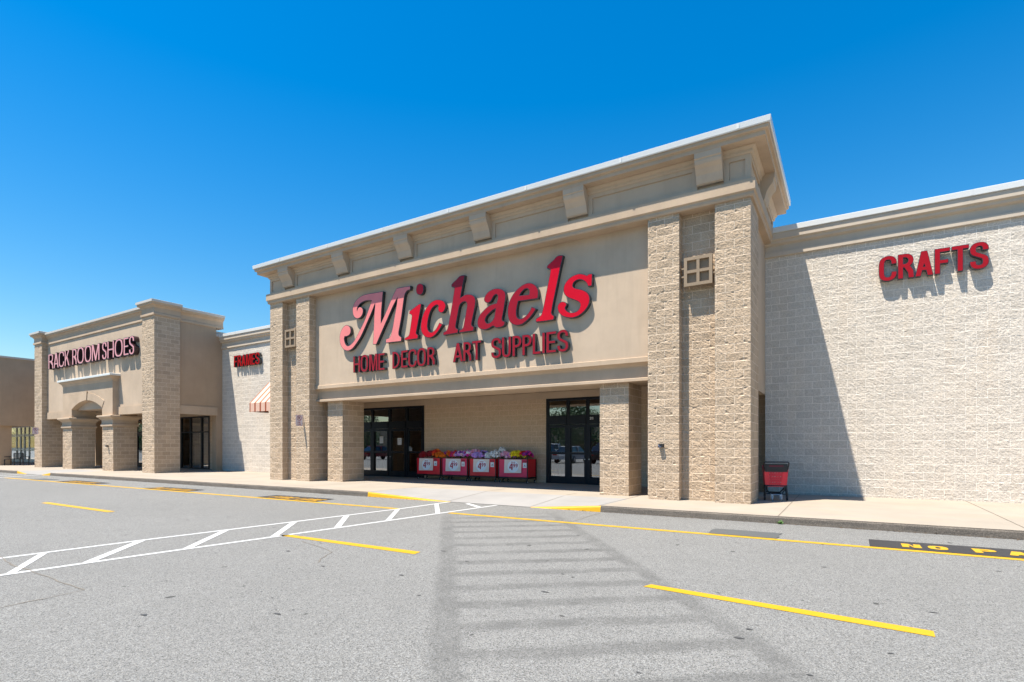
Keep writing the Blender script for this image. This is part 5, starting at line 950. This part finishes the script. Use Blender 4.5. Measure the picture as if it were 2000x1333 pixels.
def bunch(x, y, z, rad, cols, nfl, label, tall=0.0):
    t = thing('flower_bunch', label, 'flowers', (x, y, .64), 0, 'artificial flowers in the red bins')
    gs = [MB() for _ in cols]; gl = MB(); gst = MB()
    for i in range(nfl):
        th = rnd.uniform(0, 6.283); ph = math.acos(rnd.uniform(-.1, 1)); r_ = rad*rnd.uniform(.75, 1.08)
        nrm = Vector((math.sin(ph)*math.cos(th), math.sin(ph)*math.sin(th), math.cos(ph)))
        c = Vector((x, y, z+tall)) + Vector((nrm.x*r_, nrm.y*r_*.85, nrm.z*r_*.85))
        nrm = (nrm + Vector((0, -.35, .15))).normalized(); u = nrm.orthogonal().normalized(); v = nrm.cross(u)
        s = rnd.uniform(.045, .068); g = gs[rnd.choices(range(len(cols)), [1.0]*len(cols))[0]]; a0 = rnd.uniform(0, 1)
        for ly, (sz, lift) in enumerate(((1.0, .35), (.62, .75))):
            for p_ in range(5):
                a = a0 + ly*.6 + p_*1.2566; d = u*math.cos(a) + v*math.sin(a); e = u*math.cos(a+1.57) + v*math.sin(a+1.57)
                b_ = c + nrm*s*.2
                g.face([b_, b_ + d*s*.6*sz - e*s*.5*sz + nrm*s*lift*.5, b_ + d*s*1.15*sz + nrm*s*lift, b_ + d*s*.6*sz + e*s*.5*sz + nrm*s*lift*.5])
        if i % 2 == 0:
            q = Vector((x, y, z+tall-.02)) + Vector((nrm.x, nrm.y, nrm.z))*rad*.8; d = (u*rnd.uniform(-1,1) + v*rnd.uniform(-1,1)).normalized(); e = nrm.cross(d)
            gl.face([q, q + d*.04 + e*.018, q + d*.09 + nrm*.01, q + d*.04 - e*.018])
    for i in range(7): gst.tube([(x+rnd.uniform(-.04,.04), y+rnd.uniform(-.04,.04), .64), (x+rnd.uniform(-.1,.1)*rad/.2, y+rnd.uniform(-.08,.08), z+tall)], .005, 5)
    for g, cn in zip(gs, cols):
        if g.f: g.build('blossoms', [fmat(cn, FC[cn])], t, recalc=False)
    gl.build('leaves', [M_leaf], t, recalc=False); gst.build('stems', [M_leaf], t)
BU = [(-14.78, 0, .13, ['deep red', 'dark crimson'], 30, 'deep red bunch at the left end of the leftmost bin', 0),
 (-14.42, 0, .16, ['dark crimson', 'deep red'], 36, 'crimson bunch second from the left in the leftmost bin', .03),
 (-14.06, 0, .16, ['red orange', 'orange', 'scarlet'], 36, 'taller red-orange bunch in the right half of the leftmost bin', .09),
 (-13.83, -.12, .14, ['orange'], 32, 'bright orange bunch at the right end of the leftmost bin', 0),
 (-13.47, 0, .15, ['violet', 'orange', 'red orange'], 34, 'mixed violet and orange bunch at the left end of the second bin', .03),
 (-13.14, 0, .15, ['magenta', 'red orange', 'violet'], 32, 'magenta and rust bunch in the second bin beside the violet and orange one', .03),
 (-12.86, -.08, .15, ['lilac', 'violet', 'pale pink'], 36, 'lilac bunch in the middle of the second bin', .04),
 (-12.52, 0, .16, ['pale pink', 'lilac', 'magenta', 'white'], 36, 'pale pink and lilac bunch at the right end of the second bin', .06),
 (-12.18, 0.06, .15, ['pale pink', 'dusty pink'], 30, 'tall pink bunch at the left end of the third bin', .11),
 (-12.05, -.12, .13, ['lavender', 'lilac'], 30, 'low lavender bunch at the left front of the third bin', 0),
 (-11.78, 0, .15, ['lavender', 'lilac'], 34, 'lavender bunch second along in the third bin', .03),
 (-11.50, 0, .13, ['cool white', 'white'], 26, 'sparse white bunch left of the fuller one in the third bin', .0),
 (-11.22, -.04, .17, ['white', 'cool white'], 40, 'full white bunch at the right end of the third bin', .03),
 (-10.80, 0, .15, ['dusty pink', 'pale pink'], 32, 'dusty pink bunch at the left end of the rightmost bin', .02),
 (-10.52, 0, .13, ['dusty pink', 'lilac'], 26, 'mauve pink bunch beside the yellow one in the rightmost bin', .02),
 (-10.30, -.06, .17, ['yellow'], 40, 'bright yellow bunch in the middle of the rightmost bin', .05),
 (-10.08, .0, .13, ['scarlet', 'yellow'], 28, 'scarlet and yellow bunch right of the bright yellow one', .05),
 (-9.86, 0, .15, ['purple', 'magenta', 'scarlet'], 34, 'purple bunch at the right end of the rightmost bin', .05)]
for x, dy, rad, cols, n_, lab, tall in BU: bunch(x, 16.96+dy, 1.075, rad*1.25, cols, int(n_*1.9), lab, tall)
bunch(-11.03, 17.12, 1.27, .10, ['white'], 22, 'white bunch standing high above all the others between the third and fourth bins', .05)

# ------------------------------------------------------------------ shopping cart by the tower
M_cart = plain('red_cart_plastic', (0.72, 0.008, 0.045), 0.3, vary=0.06); M_cast = plain('grey_tyre', (0.42, 0.43, 0.45), 0.5)
ct = thing('shopping_cart', 'small red plastic shopping cart on a black frame parked beside the tower pillar', 'cart', (-1.55, 14.95, 0.14), R(14))
def lattice(mb, c00, c10, c11, c01, nu, nv, bw, th):
    """flat basket side with rows of openings, built of bars"""
    c00, c10, c11, c01 = map(Vector, (c00, c10, c11, c01))
    P = lambda u, v: (c00*(1-u)+c10*u)*(1-v) + (c01*(1-u)+c11*u)*v
    nn = (c10-c00).cross(c01-c00).normalized()*th
    def bar(u0, v0, u1, v1, off=0.0):
        q = [P(u0, v0), P(u1, v0), P(u1, v1), P(u0, v1)]
        mb.raw([p+nn*off for p in q] + [p+nn*(1+off) for p in q], [(0,1,2,3), (7,6,5,4), (0,4,5,1), (1,5,6,2), (2,6,7,3), (3,7,4,0)])
    for i in range(nu+1): bar(max(0, i/nu-bw), 0, min(1, i/nu+bw), 1)
    for j in range(nv+1): bar(0, max(0, j/nv-bw*1.3), 1, min(1, j/nv+bw*1.3), 0.12)
g = MB(); h0, h1 = .235, .265; zb, zt = .335, .775
nb, nt_ = -.20, -.25; fb, ft = .30, .42
lattice(g, (-h0*.55, nb, zb+.04), (h0*.55, nb, zb+.04), (h0*.58, nt_+.01, zt-.07), (-h0*.58, nt_+.01, zt-.07), 6, 7, .034, .012)
for s in (-1, 1):
    xa, xb = sorted((s*h0*.55, s*h0)); xc, xd = sorted((s*h1*.55, s*h1))
    g.raw([(xa, nb, zb+.04), (xb, nb, zb+.04), (xd, nt_, zt-.06), (xc, nt_, zt-.06), (xa, nb+.015, zb+.04), (xb, nb+.015, zb+.04), (xd, nt_+.015, zt-.06), (xc, nt_+.015, zt-.06)], [(0,1,2,3), (7,6,5,4), (0,4,5,1), (1,5,6,2), (2,6,7,3), (3,7,4,0)])
g.box(-h0, h0, nb-.005, nb+.02, zb, zb+.042); g.box(-h1, h1, nt_-.004, nt_+.02, zt-.075, zt-.045)
g.build('basket_end', [M_cart], ct, local=True)
for s in (-1, 1):
    g = MB(); lattice(g, (s*h0, nb, zb), (s*h0*.9, fb, zb+.03), (s*h1*.9, ft, zt+.06), (s*h1, nt_, zt+.02), 8, 5, .040, .012); g.build('basket_side', [M_cart], ct, local=True)
g = MB(); lattice(g, (-h0*.9, fb, zb+.03), (h0*.9, fb, zb+.03), (h1*.9, ft, zt+.06), (-h1*.9, ft, zt+.06), 7, 6, .035, .012); g.build('basket_front', [M_cart], ct, local=True)
g = MB(); g.face([(-h0, nb, zb), (h0, nb, zb), (h0*.9, fb, zb+.03), (-h0*.9, fb, zb+.03)]); g.build('basket_floor', [M_cart], ct, local=True, recalc=False)
g = MB(); g.tube([(-.255, -.20, .70), (-.275, -.30, .88), (-.272, -.33, .93), (-.25, -.335, .945), (.25, -.335, .945), (.272, -.33, .93), (.275, -.30, .88), (.255, -.20, .70)], .017, 8)
g.build('handle', [M_blackpl], ct, local=True)
g = MB(); g.box(-.255, .255, -.275, -.262, .70, .90).box(-.24, .24, -.29, -.275, .74, .895); hb = g.build('child_seat', [M_blackpl], ct, local=True)
g = MB(); g.box(-.16, .16, -.294, -.290, .825, .865); g.build('nameplate', [plain('dull_red_plate', (0.12, 0.004, 0.02), 0.5)], hb, local=True)
g = MB()
for s in (-1, 1):
    g.tube([(s*.235, nb+.02, .38), (s*.235, nb+.01, .30), (s*.245, nb-.02, .18), (s*.25, nb-.02, .10)], .027, 8)
    g.tube([(s*.23, nb+.03, .36), (s*.22, .0, .30), (s*.19, .22, .20), (s*.18, .36, .16)], .016, 8)
    g.tube([(s*.20, nb+.0, .36), (s*.19, nb-.01, .24), (s*.14, nb-.02, .175), (0, nb-.02, .17)], .019, 8)
g.tube([(-.23, nb, .36), (.23, nb, .36)], .016, 8).tube([(-.18, .36, .16), (.18, .36, .16)], .016, 8).tube([(-.245, nb-.02, .16), (.245, nb-.02, .16)], .013, 8)
g.build('frame', [M_black], ct, local=True)
for x, y, r_ in ((-.25, nb-.02, .062), (.25, nb-.02, .062)):
    g = MB(); g.disc_wheel((x, y, r_), r_, .035, 'x', 18); g.build('rear_wheel', [M_blackpl], ct, local=True)
for x, y, r_ in ((-.10, -.33, .058), (.10, -.33, .058)):
    g = MB(); g.disc_wheel((x, y, r_), r_, .032, 'x', 18); wl = g.build('castor_wheel', [M_cast], ct, local=True)
    g = MB(); g.box(x-.026, x-.019, y-.018, y+.018, .04, .13).box(x+.019, x+.026, y-.018, y+.018, .04, .13).box(x-.026, x+.026, y-.02, y+.02, .13, .145); g.build('castor_fork', [M_white], wl, local=True)
g = MB(); g.tube([(-.12, -.33, .15), (.12, -.33, .15)], .011, 8).tube([(-.10, -.33, .15), (-.14, nb, .17)], .011).tube([(.10, -.33, .15), (.14, nb, .17)], .011); g.build('castor_bar', [M_silver], ct, local=True)

# ------------------------------------------------------------------ small things on walls
M_signw = plain('sign_white', (0.62, 0.58, 0.62), 0.4); M_signr = plain('sign_red', (0.30, 0.01, 0.06), 0.5)
def park_sign(X, label):
    t = thing('no_parking_sign', label, 'sign', (X, 13.40, 2.25), 0, 'fire lane signs on the block pillars')
    y0, y1, z0, z1 = 13.095, 13.40, 2.25, 2.67
    g = MB(); g.box(X-.004, X+.002, y0, y1, z0, z1); g.build('sign_plate', [M_signw], t)
    g = MB(); xf = X+.0035; cy, cz = (y0+y1)/2, 2.545
    b = .008
    for c in ((y0, y0+b, z0, z1), (y1-b, y1, z0, z1), (y0+b, y1-b, z0, z0+b), (y0+b, y1-b, z1-b, z1)): g.box(X+.002, xf, *c)
    ring = [sup(cy, cz, .10, .10, 2, 28), sup(cy, cz, .083, .083, 2, 28)]
    plate(g, ring, lambda x, y, k: (xf+.001 if k == 0 else X+.002, x, y))
    plate(g, [[(cy-.072, cz+.06), (cy-.060, cz+.072), (cy+.072, cz-.06), (cy+.060, cz-.072)]], lambda x, y, k: (xf+.002 if k == 0 else X+.002, x, y))
    for s, zz, wd in (('FIRE', 2.36, .026), ('LANE', 2.29, .030)):
        yy = cy-.075
        for ch in s:
            ww = wd if ch != 'I' else .009
            plate(g, [[(yy+x, zz+y) for x, y in c] for c in glyph(ch, ww, .048, .009, .009)], lambda x, y, k: (xf+.001 if k == 0 else X+.002, x, y)); yy += ww+.012
    g.build('red_lettering', [M_signr], t)
    g = MB(); plate(g, [[(cy-.035+x, cz-.055+y) for x, y in c] for c in glyph('P', .07, .11, .022, .02)], lambda x, y, k: (xf+.0005 if k == 0 else X+.002, x, y)); g.build('black_letter', [M_ink], t)
    g = MB(); g.box(X-.012, X-.004, y1-.03, 13.44, z0+.08, z0+.11).box(X-.012, X-.004, y1-.03, 13.44, z1-.11, z1-.08); g.build('wall_bracket', [M_silver], t)
park_sign(-17.74, 'white no parking fire lane sign on the block pillar left of the entrance doors')
park_sign(-43.76, 'white no parking fire lane sign on the far left pillar of the shoe store')
def alarm(x, z, label):
    t = thing('wall_box', label, 'box', (x, 13.41, z), 0, 'black boxes on the pillars')
    g = MB(); g.box(x-.055, x+.055, 13.33, 13.41, z-.04, z+.04); bd = g.build('case', [M_blackpl], t)
    g = MB(); g.box(x-.045, x-.028, 13.326, 13.331, z-.012, z+.025).box(x-.03, x+.02, 13.326, 13.331, z-.036, z-.026); g.build('display', [plain('blue_grey_label', (0.25, 0.3, 0.45), 0.4)], bd)
    g = MB(); g.box(x-.06, x+.06, 13.405, 13.44, z-.045, z+.045); g.build('back_plate', [M_blackpl], t)
alarm(-3.94, 1.485, 'small black box on the tall pillar right of the exit doors')
alarm(-34.17, 1.49, 'small black box on the right pier of the arched portico')
def notice(x0, x1, z0, z1, label):
    t = thing('paper_notice', label, 'notice', ((x0+x1)/2, 17.47, z0), 0, 'paper notices on the entrance doors')
    g = MB(); g.box(x0, x1, 17.468, 17.470, z0, z1); g.build('sheet', [M_paper], t)
    g = MB(); n = 7
    for k in range(n):
        zz = z1-.045-k*(z1-z0-.07)/n; wd = (x1-x0)*(.62 if k == 0 else rnd.uniform(.55, .8)); xm = (x0+x1)/2
        g.box(xm-wd/2, xm+wd/2, 17.4665, 17.468, zz-(.016 if k == 0 else .006), zz)
    g.build('print_lines', [plain('notice_ink', (0.22, 0.22, 0.25), 0.7)], t)
notice(-17.79, -17.57, 1.61, 1.91, 'white printed notice taped inside the left entrance door leaf')
t = thing('hours_decal', 'small white opening hours lettering on the glass right of the entrance door leaves', 'decal', (-16.0, 17.46, 1.26))
g = MB()
for k, (wd, dx) in enumerate(((.20, 0), (.30, .02), (.30, .03), (.32, 0))):
    x = -16.05+dx-wd/2+.02
    while x < -16.05+dx+wd/2: q = rnd.uniform(.012, .03); g.box(x, x+q, 17.464, 17.466, 1.43-k*.05, 1.455-k*.05); x += q+.009
g.build('lettering', [M_paper], t)
notice(-16.71, -16.48, 1.54, 1.83, 'white printed notice taped inside the right entrance door leaf')
# bench far left
bn = thing('bench', 'black metal bench with a slatted back in front of the far left shop', 'bench', (-49.6, 14.0, 0.14), R(32))
g = MB()
for k in range(5): g.box(-.66, .66, -.22+k*.095, -.15+k*.095, .42, .44)
g.build('seat', [M_black], bn, local=True)
g = MB()
for k in range(8): g.box(.02+k*.08, .06+k*.08, -.262, -.245, .50, .84)
g.box(-.0, .66, -.265, -.24, .84, .88).box(.0, .66, -.265, -.24, .46, .50); g.build('backrest', [M_black], bn, local=True)
for x in (-.64, .02, .64):
    for y in (-.24, .22):
        g = MB(); g.box(x-.025, x+.025, y-.02, y+.02, 0, .42 if x < 0 else (.86 if y < 0 else .60)); g.build('leg', [M_black], bn, local=True)
for x in (-.64, .64):
    g = MB(); g.box(x-.02, x+.02, -.26, .24, .60, .63); g.build('armrest', [M_black], bn, local=True)
pp = MB(); pp.raw([(-49.9, 13.9, .60), (-49.35, 14.15, .61), (-49.5, 14.45, .64), (-50.0, 14.2, .60)], [(0,1,2,3)]); tag(pp.build('newspaper', [M_paper], recalc=False), 'crumpled white paper lying on the black bench', 'paper')
# weed in the kerb joint
g = MB()
for k in range(26):
    a = rnd.uniform(0, 6.28); l_ = rnd.uniform(.03, .09); x, y = -1.08+rnd.gauss(0, .02), yk(-1.08)-.06+rnd.gauss(0, .012); d = Vector((math.cos(a), math.sin(a)*.6-.2, .8)).normalized()*l_; e = Vector((-math.sin(a), math.cos(a), 0))*.012
    p = Vector((x, y, .004)); g.face([p, p+d*.6+e, p+d, p+d*.6-e])
tag(g.build('weed', [plain('weed_leaf', (0.08, 0.18, 0.03), 0.7, vary=.3, vscale=30)], recalc=False), 'tiny green weed growing at the foot of the kerb', 'weed')

# ------------------------------------------------------------------ the car park behind the camera, seen in the shop glass
M_bark = plain('bark', (0.09, 0.065, 0.045), 0.95, vary=0.3)
def leafmat(name, c):
    m, t, p = new_mat(name); p.inputs['Roughness'].default_value = 0.6
    n = noise(t, geo(t), 1.3, 3); t.links.new(mixc(t, n, (*shade(c, .6), 1), (*shade(c, 1.4), 1)), p.inputs['Base Color']); return m
M_crown = leafmat('tree_leaves', (0.055, 0.10, 0.028))
def make_tree(label, h, rad, seed, loc):
    r_ = random.Random(seed); t = thing('shade_tree', label, 'tree', loc, r_.uniform(0, 6), 'trees round the car park')
    g = MB(); g.tube([(0,0,0), (.1,.05,h*.25), (.05,-.05,h*.55)], [.2, .15, .08], 8)
    for k in range(6):
        a = k*1.05; g.tube([(.07,0,h*(.25+.04*k)), (math.cos(a)*rad*.4, math.sin(a)*rad*.4, h*(.45+.05*k)), (math.cos(a)*rad*.75, math.sin(a)*rad*.75, h*(.55+.06*k))], [.07, .045, .02], 6)
    g.build('trunk', [M_bark], t, local=True)
    g = MB(); cl = [(Vector((r_.gauss(0, rad*.45), r_.gauss(0, rad*.45), h*r_.uniform(.26, .92))), rad*r_.uniform(.32, .5)) for _ in range(20)]
    for c, rr in cl:
        for k in range(190):
            d = Vector((r_.gauss(0,1), r_.gauss(0,1), r_.gauss(0,.8))).normalized()*rr*r_.uniform(.5, 1.05); p = c+d
            u = Vector((r_.gauss(0,1), r_.gauss(0,1), r_.gauss(0,1))).normalized()*r_.uniform(.10, .2); v = u.orthogonal().normalized()*u.length*.6
            g.face([p-u, p+v, p+u, p-v])
    g.build('crown', [M_crown], t, local=True, recalc=False); return t
T1 = make_tree('broad green shade tree across the car park', 8.0, 3.4, 3, (-33, -34, 0)); T2 = make_tree('taller loose shade tree across the car park', 10.0, 3.8, 9, (-46, -36, 0))
k = 0
for x in list(range(-340, -150, 11)) + list(range(-150, 2, 7)):  # leftmost run added to cover the low sky in the glass reflections
    k += 1
    c = copy_tree(T1 if k % 2 else T2); c.location = (x + 2.0*math.sin(k*2.1), -36 + 3.5*math.cos(k*1.7), 0); c.rotation_euler = (0, 0, k*1.3); sc_ = (.8 + .3*abs(math.sin(k*3.3))) * (.72 if x > -80 else 1.0); c.scale = (sc_, sc_, sc_)
    c['label'] = ('broad green' if k % 2 else 'taller loose') + ' shade tree in the row across the car park'
M_tyre = plain('tyre', (0.02, 0.02, 0.02), 0.9); M_rim = plain('alloy_rim', (0.45, 0.45, 0.46), 0.3, 0.8); M_cglass = plain('car_glass', (0.015, 0.02, 0.025), 0.05); M_lampw = plain('headlamp', (0.7, 0.72, 0.75), 0.1); M_lampr = plain('tail_lamp', (0.35, 0.01, 0.01), 0.15)
def make_car(label, paint, loc, rz, tall=1.0):
    t = thing('parked_car', label, 'car', loc, rz, 'cars in the car park'); W = .88
    low = [(-2.25,.35),(-2.28,.62),(-2.2,.86),(-1.3,.97),(1.35,.99),(2.1,.93),(2.25,.7),(2.22,.35)]
    g = MB(); n = len(low)
    secs = [(-W+.04, .93), (-W, 1.0), (W, 1.0), (W-.04, .93)]
    vs = [(x*(1 if abs(y) == W else .99), y, .3+(z-.3)*s_*tall) for y, s_ in secs for x, z in low]
    fs = [(k_*n+i, k_*n+(i+1) % n, (k_+1)*n+(i+1) % n, (k_+1)*n+i) for k_ in range(3) for i in range(n)] + [tuple(range(n)), tuple(range(3*n, 4*n))]
    g.raw(vs, fs)
    z0, z1 = .3+.66*tall, .3+1.16*tall
    roof = [(-.55, z1-.02), (.95, z1), (-1.25, z0), (1.75, z0)]
    g.raw([(-.5,-.62,z1),(1.0,-.62,z1),(1.0,.62,z1),(-.5,.62,z1),(-.45,-.6,z1+.04),(.95,-.6,z1+.04),(.95,.6,z1+.04),(-.45,.6,z1+.04)], [(0,3,2,1),(4,5,6,7),(0,1,5,4),(1,2,6,5),(2,3,7,6),(3,0,4,7)])
    g.build('body', [paint], t, local=True, smooth=False)
    g = MB(); g.raw([(-1.25,-.78,z0),(1.75,-.78,z0),(1.75,.78,z0),(-1.25,.78,z0),(-.5,-.62,z1),(1.0,-.62,z1),(1.0,.62,z1),(-.5,.62,z1)], [(0,1,5,4),(1,2,6,5),(2,3,7,6),(3,0,4,7)]); g.build('windows', [M_cglass], t, local=True)
    g = MB()
    for y in (-.79, .79): g.box(.18, .26, min(y, y*.8), max(y, y*.8), z0, z1-.02)
    g.build('door_pillar', [paint], t, local=True)
    for x in (-1.42, 1.42):
        for y in (-.80, .80):
            g = MB(); g.disc_wheel((x, y, .33), .33, .22, 'y', 20); wl = g.build('wheel', [M_tyre], t, local=True)
            g = MB(); g.disc_wheel((x, y*1.02, .33), .20, .22, 'y', 12); g.build('rim', [M_rim], wl, local=True)
    for y in (-.62, .62):
        g = MB(); g.box(-2.285, -2.18, y-.2, y+.2, .62, .76); g.build('headlight', [M_lampw], t, local=True)
        g = MB(); g.box(2.15, 2.262, y-.2, y+.2, .70, .86); g.build('tail_light', [M_lampr], t, local=True)
    return t
CARS = [('silver', (0.42, 0.43, 0.45)), ('dark red', (0.16, 0.008, 0.015)), ('black', (0.01, 0.01, 0.012)), ('white', (0.7, 0.7, 0.7)), ('navy', (0.012, 0.02, 0.06)), ('grey', (0.14, 0.145, 0.15))]
spots = [(-14.5, -9.0, 90, 3), (-17.5, -9.2, 90, 2), (-21.0, -9.0, 90, 0), (-24.0, -9.3, 90, 5), (-33, -9, 90, 4), (-39, -9.2, 90, 0), (-45, -9, 90, 1), (-51, -9.1, 90, 3), (-66, -9, 90, 4), (-80, -9, 90, 1), (-84, -9.2, 90, 4), (-16.5, -21, 90, 1), (-23, -21, 90, 4), (-29, -21, 90, 3), (-36, -21.2, 90, 2)]
for i, (x, y, a, c) in enumerate(spots):
    make_car(CARS[c][0] + ' parked car in the ' + ('near' if y > -15 else 'far') + ' row of the car park', plain('car_paint_'+CARS[c][0].replace(' ', '_'), CARS[c][1], 0.22), (x, y, 0), R(a + 3*math.sin(i*2.3)), 1.0 + .25*(i % 3 == 1))

g = MB(); r_ = random.Random(5)  # hedge added out of view to block the low sky in glass reflections
for k in range(14000):
    x = r_.uniform(-330, 14); y = -31 + r_.gauss(0, .45); z = r_.uniform(.05, 1.5)
    u = Vector((r_.gauss(0,1), r_.gauss(0,1), r_.gauss(0,1))).normalized()*r_.uniform(.10, .22); v = u.orthogonal().normalized()*u.length*.7; p = Vector((x, y, z)); g.face([p-u, p+v, p+u, p-v])
h_ = thing('hedge', 'added green hedge behind the camera, hiding the low sky from the shop glass', 'hedge', (-60, -31, 0)); g.build('added_hedge_leaves', [M_crown], h_, recalc=False)
ob = thing('shop_building', 'long low tan shop block beyond the trees across the car park', 'store', (-70, -62, 0))
MB().box(-420, 40, -80, -62, 0, 6.5).build('wall', [M_stucco_tan], ob); MB().box(-420.3, 40.3, -80.3, -61.7, 6.5, 6.9).build('roof_cap', [M_capgrey], ob)  # block drawn out sideways to keep the low sky out of the reflections
for x in range(-180, 36, 12): MB().box(x, x+8, -62.05, -61.95, .3, 2.8).build('shop_window', [M_cglass], ob)
